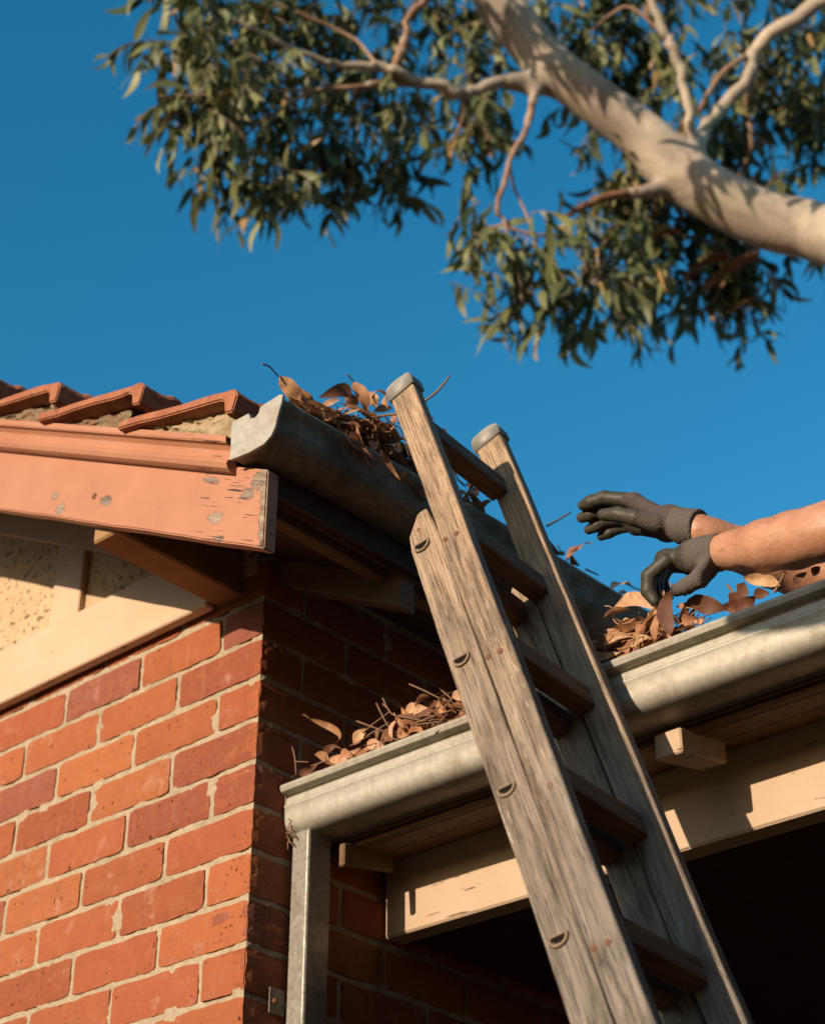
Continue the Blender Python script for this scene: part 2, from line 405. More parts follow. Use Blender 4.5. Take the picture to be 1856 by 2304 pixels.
    g = G('yard_ground', 0.95, 0.1)
    p = g.geo()
    c = g.mix(g.range(g.noise(p, 1.2, 6, 0.7), 0.35, 0.65), (0.15, 0.105, 0.06), (0.24, 0.165, 0.09))
    g.color(c); g.bump(g.noise(p, 20, 5), 0.02, 0.6); M['ground'] = g.m
    g = G('asphalt', 0.9, 0.2)
    g.color(g.mix(g.noise(g.geo(), 80, 4), (0.02, 0.02, 0.02), (0.05, 0.048, 0.045))); M['asphalt'] = g.m
    g = G('roof_sheet', 0.5, 0.4, 0.4)
    g.color(g.mix(g.noise(g.geo(), 6, 4), (0.30, 0.29, 0.27), (0.42, 0.41, 0.38))); M['sheet'] = g.m
make_materials()

# ------------------------------------------------------------------ object helpers
def link(o, parent=None):
    COL.objects.link(o)
    if parent is not None: o.parent = parent
    return o
def mesh_obj(name, verts, faces, mat, parent=None, smooth=False):
    me = bpy.data.meshes.new(name)
    me.from_pydata([tuple(map(float, v)) for v in verts], [], [tuple(int(i) for i in f) for f in faces])
    if smooth: me.polygons.foreach_set('use_smooth', [True] * len(me.polygons))
    if mat is not None: me.materials.append(mat)
    me.update()
    return link(bpy.data.objects.new(name, me), parent)
def bm_obj(name, bm, mat, parent=None, smooth=False):
    me = bpy.data.meshes.new(name); bm.to_mesh(me); bm.free()
    if smooth: me.polygons.foreach_set('use_smooth', [True] * len(me.polygons))
    me.materials.append(mat)
    return link(bpy.data.objects.new(name, me), parent)
def thing(name, label, cat, loc=(0, 0, 0), group=None):
    o = bpy.data.objects.new(name, None); o.location = loc; o.empty_display_size = 0.1
    o['label'] = label; o['category'] = cat
    if group: o['group'] = group
    COL.objects.link(o); return o
def tag(o, label, cat, group=None):
    o['label'] = label; o['category'] = cat
    if group: o['group'] = group
    return o
def box_bm(lo, hi, bevel=0.003, seg=1):
    bm = bmesh.new()
    v = [bm.verts.new((x, y, z)) for x in (lo[0], hi[0]) for y in (lo[1], hi[1]) for z in (lo[2], hi[2])]
    for f in ((0, 1, 3, 2), (4, 6, 7, 5), (0, 4, 5, 1), (2, 3, 7, 6), (0, 2, 6, 4), (1, 5, 7, 3)):
        bm.faces.new([v[i] for i in f])
    if bevel: bmesh.ops.bevel(bm, geom=bm.edges[:], offset=bevel, segments=seg, affect='EDGES', profile=0.5)
    return bm
def box(name, lo, hi, mat, parent=None, bevel=0.003, seg=1):
    return bm_obj(name, box_bm(lo, hi, bevel, seg), mat, parent)
def prism_bm(poly, axis, a, b, bevel=0.0):
    """poly: list of 2D points in the plane normal to axis (order: remaining axes), extruded from a to b"""
    bm = bmesh.new()
    def P(p, t):
        if axis == 'y': return (p[0], t, p[1])
        if axis == 'x': return (t, p[0], p[1])
        return (p[0], p[1], t)
    A = [bm.verts.new(P(p, a)) for p in poly]; B = [bm.verts.new(P(p, b)) for p in poly]
    bm.faces.new(A); bm.faces.new(B[::-1])
    for i in range(len(poly)):
        j = (i + 1) % len(poly); bm.faces.new((A[i], B[i], B[j], A[j]))
    bmesh.ops.recalc_face_normals(bm, faces=bm.faces[:])
    if bevel: bmesh.ops.bevel(bm, geom=bm.edges[:], offset=bevel, segments=1, affect='EDGES')
    return bm
def prism(name, poly, axis, a, b, mat, parent=None, bevel=0.0):
    return bm_obj(name, prism_bm(poly, axis, a, b, bevel), mat, parent)
def tube_data(pts, radii, n=8, cap=True, wob=0.0):
    pts = [Vector(p) for p in pts]; V = []; F = []
    up = Vector((0.13, 0.31, 0.94)); prev = None
    for i, p in enumerate(pts):
        d = (pts[min(i + 1, len(pts) - 1)] - pts[max(i - 1, 0)]).normalized()
        a = prev - d * prev.dot(d) if prev is not None else d.cross(up)
        if a.length < 1e-5: a = d.cross(Vector((1, 0, 0)))
        a.normalize(); b = d.cross(a); prev = a
        for k in range(n):
            t = 2 * math.pi * k / n
            r = radii[i] * (1 + wob * random.uniform(-1, 1))
            V.append(p + a * (r * math.cos(t)) + b * (r * math.sin(t)))
    for i in range(len(pts) - 1):
        for k in range(n):
            k2 = (k + 1) % n
            F.append((i * n + k, i * n + k2, (i + 1) * n + k2, (i + 1) * n + k))
    if cap:
        F.append(tuple(range(n - 1, -1, -1))); F.append(tuple((len(pts) - 1) * n + k for k in range(n)))
    return V, F
def smooth_path(pts, radii, sub=4):
    """Catmull-Rom resampling"""
    P = [Vector(p) for p in pts]; out = []; rr = []
    for i in range(len(P) - 1):
        p0, p1, p2, p3 = P[max(i - 1, 0)], P[i], P[i + 1], P[min(i + 2, len(P) - 1)]
        for s in range(sub):
            t = s / sub
            out.append(0.5 * ((2 * p1) + (p2 - p0) * t + (2 * p0 - 5 * p1 + 4 * p2 - p3) * t * t + (3 * p1 - p0 - 3 * p2 + p3) * t ** 3))
            rr.append(radii[i] * (1 - t) + radii[i + 1] * t)
    out.append(P[-1]); rr.append(radii[-1])
    return out, rr
def sheet_profile(name, prof, axis, a, b, mat, parent, th=0.0016, seg=40, wob=0.0, drift=(0, 0)):
    """a bent metal sheet: open 2D profile given thickness and drawn along the axis; drift moves the section per metre"""
    n = len(prof); P = [Vector(p) for p in prof]; N = []
    for i in range(n):
        d = (P[min(i + 1, n - 1)] - P[max(i - 1, 0)]).normalized(); N.append(Vector((-d.y, d.x)))
    ring = P + [P[i] + N[i] * th for i in range(n - 1, -1, -1)]
    V = []; F = []; m = len(ring)
    for s in range(seg + 1):
        t = a + (b - a) * s / seg
        w1 = wob * math.sin(t * 5.1 + 0.7) + wob * 0.5 * math.sin(t * 13.0); w2 = wob * math.sin(t * 7.3)
        for q in ring:
            dd = 1.2 * (1 - math.exp(-(t - a) / 1.2)); u, w = q.x + drift[0] * dd + w1, q.y + drift[1] * dd + w2
            V.append((u, t, w) if axis == 'y' else (t, u, w))
    for s in range(seg):
        for i in range(m):
            j = (i + 1) % m
            F.append((s * m + i, s * m + j, (s + 1) * m + j, (s + 1) * m + i))
    F.append(tuple(range(m))); F.append(tuple(seg * m + i for i in range(m - 1, -1, -1)))
    o = mesh_obj(name, V, F, mat, parent, True)
    bm = bmesh.new(); bm.from_mesh(o.data); bmesh.ops.recalc_face_normals(bm, faces=bm.faces[:])
    for e in bm.edges:
        if len(e.link_faces) == 2 and e.calc_face_angle(0) > 0.7: e.smooth = False
    bm.to_mesh(o.data); bm.free(); return o

# signed-distance modelling, for bodies, hands and the tree's limbs
def cone_sdf(X, a, b, ra, rb):
    a = np.array(a, np.float32); b = np.array(b, np.float32); ab = b - a
    L = float(ab @ ab) + 1e-9
    t = np.clip(((X - a) @ ab) / L, 0, 1)
    d = X - a - t[..., None] * ab
    return np.sqrt((d * d).sum(-1)) - (ra + (rb - ra) * t)
def smin(a, b, k):
    h = np.clip(0.5 + 0.5 * (b - a) / k, 0, 1)
    return b + (a - b) * h - k * h * (1 - h)
def sdf_union(X, prims, k):
    d = None
    for p in prims:
        e = cone_sdf(X, *p); d = e if d is None else smin(d, e, k)
    return d
def surface_nets(fn, lo, hi, h):
    lo = np.array(lo, np.float32); n = np.ceil((np.array(hi) - lo) / h).astype(int) + 1
    ax = [lo[i] + h * np.arange(n[i], dtype=np.float32) for i in range(3)]
    X = np.stack(np.meshgrid(*ax, indexing='ij'), -1)
    D = fn(X); S = D < 0
    c = np.zeros(n - 1, np.int8)
    for i in (0, 1):
        for j in (0, 1):
            for k in (0, 1): c += S[i:n[0] - 1 + i, j:n[1] - 1 + j, k:n[2] - 1 + k]
    act = (c > 0) & (c < 8); idx = np.full(n - 1, -1, int); ids = np.argwhere(act); idx[act] = np.arange(len(ids))
    acc = np.zeros((len(ids), 3)); cnt = np.zeros(len(ids))
    for o1 in ((0, 0), (0, 1), (1, 0), (1, 1)):
        for axis in range(3):
            A = np.zeros(3, int); oth = [q for q in range(3) if q != axis]
            A[oth[0]], A[oth[1]] = o1; B = A.copy(); B[axis] = 1
            da = D[tuple((ids + A).T)]; db = D[tuple((ids + B).T)]
            m = (da < 0) != (db < 0); t = np.where(m, da / np.where(m, da - db, 1), 0)
            pos = ids + A + np.outer(t, np.eye(3)[axis])
            acc[m] += pos[m]; cnt[m] += 1
    V = lo + h * (acc / cnt[:, None]); F = []
    for axis in range(3):
        sl0 = [slice(None)] * 3; sl1 = [slice(None)] * 3; sl0[axis] = slice(0, -1); sl1[axis] = slice(1, None)
        ch = S[tuple(sl0)] != S[tuple(sl1)]
        e = np.argwhere(ch); oth = [q for q in range(3) if q != axis]
        ok = (e[:, oth[0]] > 0) & (e[:, oth[1]] > 0) & (e[:, oth[0]] < n[oth[0]] - 1) & (e[:, oth[1]] < n[oth[1]] - 1)
        e = e[ok]; u = np.eye(3, dtype=int)[oth[0]]; w = np.eye(3, dtype=int)[oth[1]]
        q = np.stack([idx[tuple((e - u - w).T)], idx[tuple((e - w).T)], idx[tuple(e.T)], idx[tuple((e - u).T)]], 1)
        flip = S[tuple(e.T)]
        if axis == 1: flip = ~flip
        q[~flip] = q[~flip][:, ::-1]
        F.append(q)
    return V, np.concatenate(F)
def sdf_obj(name, fn, lo, hi, h, mat, parent=None, smooth_it=2):
    V, F = surface_nets(fn, lo, hi, h)
    # a little Laplacian relaxation
    for _ in range(smooth_it):
        s = np.zeros_like(V); c = np.zeros(len(V))
        for a, b in ((0, 1), (1, 2), (2, 3), (3, 0)):
            np.add.at(s, F[:, a], V[F[:, b]]); np.add.at(s, F[:, b], V[F[:, a]])
            np.add.at(c, F[:, a], 1); np.add.at(c, F[:, b], 1)
        V = V * 0.5 + 0.5 * s / np.maximum(c, 1)[:, None]
    return mesh_obj(name, V, F, mat, parent, True)
DEAD_LEAVES = [((0.385, -0.3525, 3.4063), (0.385, -0.3037, 3.373), 0.042, 10, 0.15, 1.0, 'u', 0, 1), ((0.39, -0.3105, 3.4073), (0.39, -0.2544, 3.3859), 0.03, -35, 0.3, 0.75, 'u', 0, 1), ((0.385, -0.2318, 3.4332), (0.385, -0.1459, 3.4694), 0.036, 40, 0.5, 0.55, 'u', 0, 1), ((0.4, -0.2639, 3.3856), (0.4, -0.2198, 3.4313), 0.024, 10, 0.2, 1.0, 'u', 0, 1), ((0.41, -0.231, 3.3794), (0.41, -0.1706, 3.4298), 0.026, -15, 0.2, 0.95, 'u', 0, 1), ((0.415, -0.2785, 3.3627), (0.415, -0.2379, 3.3609), 0.032, 5, 0.2, 1.05, 'u', 0, 1), ((0.395, -0.1764, 3.492), (0.395, -0.1415, 3.4309), 0.032, -25, 0.25, 0.8, 'u', 0, 0), ((0.385, -0.0736, 3.5341), (0.385, -0.1272, 3.5), 0.02, 30, 0.5, 0.95, 'u', 0, 0), ((0.4, -0.0997, 3.5019), (0.4, -0.0895, 3.4688), 0.018, 20, 0.3, 0.75, 'u', 0, 0), ((0.375, -0.1759, 3.4739), (0.375, -0.1422, 3.4642), 0.03, 20, 0.3, 0.8, 'u', 0, 1), ((0.38, -0.1195, 3.5068), (0.38, -0.0995, 3.481), 0.028, -15, 0.2, 1.0, 'u', 0, 1), ((0.4, -0.121, 3.4557), (0.4, -0.0724, 3.4903), 0.022, 30, 0.3, 0.6, 'u', 0, 0), ((0.42, -0.1886, 3.38), (0.42, -0.1492, 3.4031), 0.03, 0, 0.3, 1.0, 'u', 0, 1), ((0.42, -0.1539, 3.4045), (0.42, -0.1252, 3.3962), 0.03, 10, 0.2, 1.05, 'u', 0, 1), ((0.42, -0.1252, 3.3923), (0.42, -0.0748, 3.4631), 0.026, -30, 0.4, 0.65, 'u', 0, 0), ((0.42, -0.2159, 3.3634), (0.42, -0.1788, 3.3562), 0.022, 25, 0.3, 0.7, 'u', 0, 0), ((0.435, -0.2155, 3.3489), (0.435, -0.1605, 3.2996), 0.012, 20, 0.35, 0.7, 'u', 0, 0), ((0.44, -0.1581, 3.3317), (0.44, -0.1035, 3.292), 0.014, -20, -0.35, 0.8, 'u', 0, 0), ((0.435, -0.1761, 3.3391), (0.435, -0.1504, 3.341), 0.02, 0, 0.3, 0.95, 'u', 0, 1), ((0.44, -0.1183, 3.3574), (0.44, -0.0943, 3.3601), 0.026, 0, 0.2, 1.05, 'u', 0, 1), ((0.425, -0.1639, 3.3928), (0.425, -0.1468, 3.3591), 0.026, 40, 0.3, 0.6, 'u', 0, 0), ((0.43, -0.1198, 3.422), (0.43, -0.0787, 3.4664), 0.018, -20, 0.3, 0.85, 'u', 0, 0), ((0.39, 0.0353, 3.5079), (0.39, 0.0597, 3.544), 0.016, 30, 0.3, 0.5, 'u', 0, 0), ((0.4, 0.0442, 3.4747), (0.4, 0.1036, 3.5143), 0.024, 50, 0.7, 0.6, 'u', 0, 0), ((0.41, 0.095, 3.4636), (0.41, 0.1483, 3.5016), 0.026, 10, 0.5, 0.95, 'u', 0, 1), ((0.41, 0.1242, 3.4683), (0.41, 0.176, 3.4844), 0.024, 30, 0.4, 0.5, 'u', 0, 0), ((0.425, 0.1091, 3.3746), (0.425, 0.1556, 3.3472), 0.022, 20, 0.3, 0.8, 'u', 0, 0), ((0.42, 0.1085, 3.425), (0.42, 0.1284, 3.3823), 0.022, 40, 0.3, 0.5, 'u', 0, 0), ((0.4, 0.3316, 3.4189), (0.4, 0.4152, 3.4118), 0.034, 30, -0.9, 0.45, 'f', 0, 0), ((0.4, 0.4408, 3.3983), (0.4, 0.5375, 3.4863), 0.034, -20, 0.2, 0.8, 'f', 0, 0), ((0.4, 0.3698, 3.3868), (0.4, 0.3945, 3.4085), 0.022, 20, 0.3, 0.45, 'f', 0, 1), ((0.41, 0.4483, 3.3977), (0.41, 0.4772, 3.3856), 0.02, 30, 0.3, 0.5, 'f', 0, 0), ((0.41, 0.3913, 3.3822), (0.41, 0.4311, 3.4045), 0.016, 30, 0.3, 0.4, 'f', 0, 0), ((0.41, 0.578, 3.3859), (0.41, 0.659, 3.4321), 0.036, -20, 0.3, 1.0, 'f', 0, 1), ((0.42, 0.5974, 3.3756), (0.42, 0.63, 3.3855), 0.022, 0, 0.3, 1.0, 'f', 0, 1), ((0.42, 0.6388, 3.3786), (0.42, 0.6881, 3.3891), 0.022, 20, 0.3, 0.6, 'f', 0, 1), ((0.0205, 0.085, 2.9154), (0.0714, 0.085, 2.9218), 0.02, 25, 0.3, 0.45, 'l', 0, 0), ((0.0466, 0.1, 2.9629), (0.0884, 0.1, 2.9268), 0.024, -20, 0.4, 0.75, 'l', 0, 1), ((0.0627, 0.11, 3.0192), (0.1327, 0.11, 2.9483), 0.018, 20, -0.8, 0.7, 'l', 0, 0), ((0.0945, 0.085, 2.9231), (0.1731, 0.085, 2.9238), 0.022, 15, 0.3, 0.95, 'l', 0, 0), ((0.1484, 0.1, 2.9433), (0.1766, 0.1, 2.9676), 0.03, 0, 0.2, 1.1, 'l', 0, 1), ((0.1959, 0.08, 2.9264), (0.2383, 0.08, 2.9084), 0.028, 0, 0.3, 1.0, 'l', 0, 1), ((0.2311, 0.09, 2.9239), (0.2608, 0.09, 2.9324), 0.03, 30, 0.3, 0.65, 'l', 0, 1), ((0.2632, 0.085, 2.951), (0.2575, 0.085, 2.9139), 0.016, 20, 0.2, 0.95, 'l', 0, 0), ((0.272, 0.095, 2.9732), (0.3309, 0.095, 2.9556), 0.034, 5, 0.4, 1.05, 'l', 0, 0), ((0.2274, 0.12, 2.9952), (0.3734, 0.12, 2.9754), 0.03, 60, 0.2, 0.5, 'l', 0, 0), ((0.3909, 0.09, 2.9631), (0.4151, 0.09, 2.9407), 0.024, 0, 0.3, 1.0, 'l', 0, 1), ((0.3565, 0.09, 2.9584), (0.3791, 0.09, 2.9285), 0.024, 30, 0.3, 0.6, 'l', 0, 0), ((0.1392, 0.075, 2.9274), (0.1727, 0.075, 2.9009), 0.02, 20, 0.3, 0.8, 'l', 0, 0), ((0.2763, 0.075, 2.927), (0.3037, 0.075, 2.9056), 0.024, 25, 0.3, 0.8, 'l', 0, 0), ((0.0487, 0.12, 2.9641), (0.087, 0.12, 2.9692), 0.02, 20, 0.4, 0.55, 'l', 0, 0), ((0.2727, 0.11, 2.9506), (0.3042, 0.11, 2.9535), 0.018, 20, 0.4, 0.55, 'l', 0, 0), ((0.7221, 0.1, 3.0181), (0.8317, 0.1, 2.9615), 0.034, 10, 0.3, 1.0, 'r', 0, 0), ((0.8202, 0.08, 2.9116), (0.8421, 0.08, 2.9623), 0.024, -20, 0.25, 0.8, 'r', 0, 0), ((0.8511, 0.085, 2.9122), (0.8626, 0.085, 2.9964), 0.036, 15, 0.1, 0.5, 'r', 0, 0), ((0.7041, 0.095, 2.9459), (0.7566, 0.095, 2.9721), 0.032, 10, 0.3, 1.0, 'r', 0, 0), ((0.7179, 0.08, 2.935), (0.7834, 0.08, 2.9297), 0.02, 20, 0.4, 0.95, 'r', 0, 0), ((0.6855, 0.085, 2.9401), (0.7524, 0.085, 2.9182), 0.022, 0, 0.2, 1.0, 'r', 0, 0), ((0.736, 0.09, 2.9608), (0.7906, 0.09, 2.9526), 0.022, 50, 0.5, 0.6, 'r', 0, 1), ((0.8026, 0.08, 2.949), (0.7915, 0.08, 2.9219), 0.02, 25, 0.3, 0.8, 'r', 0, 0), ((0.7437, 0.11, 2.9898), (0.7639, 0.11, 2.9723), 0.02, 0, 0.3, 1.0, 'r', 0, 1), ((0.8036, 0.1, 2.9802), (0.8293, 0.1, 2.9541), 0.03, -10, 0.3, 0.95, 'r', 0, 1), ((0.7767, 0.075, 2.9121), (0.8188, 0.075, 2.9149), 0.02, 10, 0.3, 0.9, 'r', 0, 0), ((0.8264, 0.1, 2.9984), (0.8357, 0.1, 3.0049), 0.018, 0, 0.1, 1.0, 'r', 0, 1), ((0.8584, 0.1, 2.9336), (0.8845, 0.1, 2.973), 0.018, 40, 0.3, 0.45, 'r', 0, 0), ((0.8822, 0.09, 2.968), (0.9511, 0.09, 2.9242), 0.04, 25, 0.2, 0.4, 'r', 0, 1), ((0.9476, 0.09, 2.9223), (0.9892, 0.09, 2.9563), 0.034, 20, 0.3, 0.4, 'r', 0, 2), ((0.9508, 0.09, 2.9211), (1.0035, 0.09, 2.9268), 0.04, 20, 0.3, 0.4, 'r', 0, 1), ((0.9919, 0.1, 2.963), (1.0528, 0.1, 2.925), 0.028, 10, -0.5, 1.0, 'r', 0, 0), ((1.0656, 0.1, 2.9265), (1.0914, 0.1, 2.9392), 0.018, 20, 0.2, 0.4, 'r', 0, 0), ((1.1016, 0.1, 2.9277), (1.1143, 0.1, 2.9407), 0.018, 20, 0.3, 0.45, 'r', 0, 1), ((0.8671, 0.09, 2.936), (0.8948, 0.09, 2.9258), 0.026, 30, 0.3, 0.8, 'r', 0, 1), ((0.8912, 0.09, 2.9239), (0.9111, 0.09, 2.9214), 0.018, 20, 0.3, 0.95, 'r', 0, 0), ((1.0279, 0.1, 2.941), (1.0457, 0.1, 2.9309), 0.016, 30, 0.3, 0.45, 'r', 0, 1), ((1.0002, 0.09, 2.9265), (1.0283, 0.09, 2.9206), 0.024, 30, 0.3, 0.5, 'r', 0, 1)]
DEAD_TWIGS = [([(0.385, -0.3939, 3.4101), (0.385, -0.3774, 3.4145), (0.385, -0.3627, 3.4094), (0.385, -0.3525, 3.4055)], 0.0014, 'u'), ([(0.39, -0.1894, 3.5022), (0.39, -0.1783, 3.4975), (0.39, -0.1677, 3.4933)], 0.0014, 'u'), ([(0.4, -0.2266, 3.3594), (0.41, -0.1782, 3.3942), (0.43, -0.1342, 3.4202), (0.47, -0.1211, 3.4161), (0.5, -0.1116, 3.4266), (0.52, -0.0979, 3.4454), (0.54, -0.095, 3.4599), (0.55, -0.0907, 3.4746)], 0.0024, 'u'), ([(0.44, -0.1451, 3.4096), (0.44, -0.1163, 3.4034), (0.44, -0.097, 3.4018), (0.44, -0.0725, 3.348)], 0.001, 'u'), ([(0.42, -0.2067, 3.3645), (0.42, -0.1697, 3.3687), (0.42, -0.1463, 3.3733)], 0.0015, 'u'), ([(0.4, 0.3852, 3.4442), (0.4, 0.4261, 3.4785), (0.4, 0.4681, 3.5159)], 0.0022, 'f'), ([(0.42, 0.2139, 3.4141), (0.42, 0.2529, 3.4219), (0.42, 0.2784, 3.4276), (0.42, 0.3143, 3.4324)], 0.0016, 'f'), ([(0.4, 0.4156, 3.4162), (0.4, 0.4274, 3.4006)], 0.0012, 'f'), ([(0.41, 0.4955, 3.3887), (0.41, 0.5387, 3.394)], 0.0018, 'f'), ([(0.41, 0.6478, 3.4185), (0.41, 0.6739, 3.4212), (0.41, 0.6952, 3.4262)], 0.0014, 'f'), ([(-0.0237, 0.09, 3.0385), (-0.006, 0.09, 2.9977), (0.0092, 0.09, 2.9573), (0.0145, 0.09, 2.9205)], 0.0017, 'l'), ([(0.0097, 0.09, 2.9481), (0.0468, 0.09, 2.9359)], 0.0011, 'l'), ([(0.1658, 0.09, 2.9814), (0.2329, 0.09, 2.9403)], 0.0014, 'l'), ([(0.1821, 0.09, 2.9523), (0.2104, 0.09, 2.9632), (0.2485, 0.09, 2.974)], 0.0014, 'l'), ([(0.2147, 0.09, 3.001), (0.2305, 0.09, 2.9699), (0.2501, 0.09, 2.9358)], 0.0014, 'l'), ([(0.2942, 0.09, 3.0135), (0.3296, 0.09, 2.9884), (0.3661, 0.09, 2.961)], 0.0014, 'l'), ([(0.3652, 0.09, 2.9814), (0.3945, 0.09, 2.9491)], 0.0014, 'l'), ([(0.23, 0.09, 3.0066), (0.2526, 0.09, 2.9677), (0.2943, 0.09, 2.9461), (0.3351, 0.09, 2.9266)], 0.0014, 'l'), ([(0.1904, 0.09, 2.9431), (0.2467, 0.09, 2.9532)], 0.0014, 'l'), ([(0.2982, 0.09, 2.9319), (0.3486, 0.09, 2.9319), (0.3942, 0.09, 2.93)], 0.0014, 'l'), ([(0.3099, 0.09, 2.9282), (0.3713, 0.09, 2.9151)], 0.0014, 'l'), ([(0.2302, 0.09, 2.9949), (0.2465, 0.09, 2.9773)], 0.0014, 'l'), ([(0.3293, 0.09, 2.9381), (0.3679, 0.09, 2.9466)], 0.0014, 'l'), ([(0.3716, 0.09, 2.9373), (0.3946, 0.09, 2.9523)], 0.0014, 'l'), ([(0.0537, 0.09, 2.9255), (0.0875, 0.09, 2.9253)], 0.0014, 'l'), ([(0.215, 0.09, 2.9289), (0.2228, 0.09, 2.9428)], 0.0014, 'l'), ([(0.9589, 0.09, 2.9638), (0.969, 0.09, 2.9425)], 0.002, 'r'), ([(1.0377, 0.09, 2.9195), (1.0488, 0.09, 2.9318), (1.0609, 0.09, 2.9477)], 0.0022, 'r'), ([(0.6927, 0.08, 2.9482), (0.6999, 0.08, 2.963), (0.7121, 0.08, 2.9761)], 0.002, 'r'), ([(0.709, 0.08, 2.9625), (0.7265, 0.08, 2.9535), (0.7527, 0.08, 2.944)], 0.0018, 'r'), ([(0.858, 0.085, 3.0032), (0.8682, 0.085, 2.9827), (0.8857, 0.085, 2.9694)], 0.0015, 'r')]
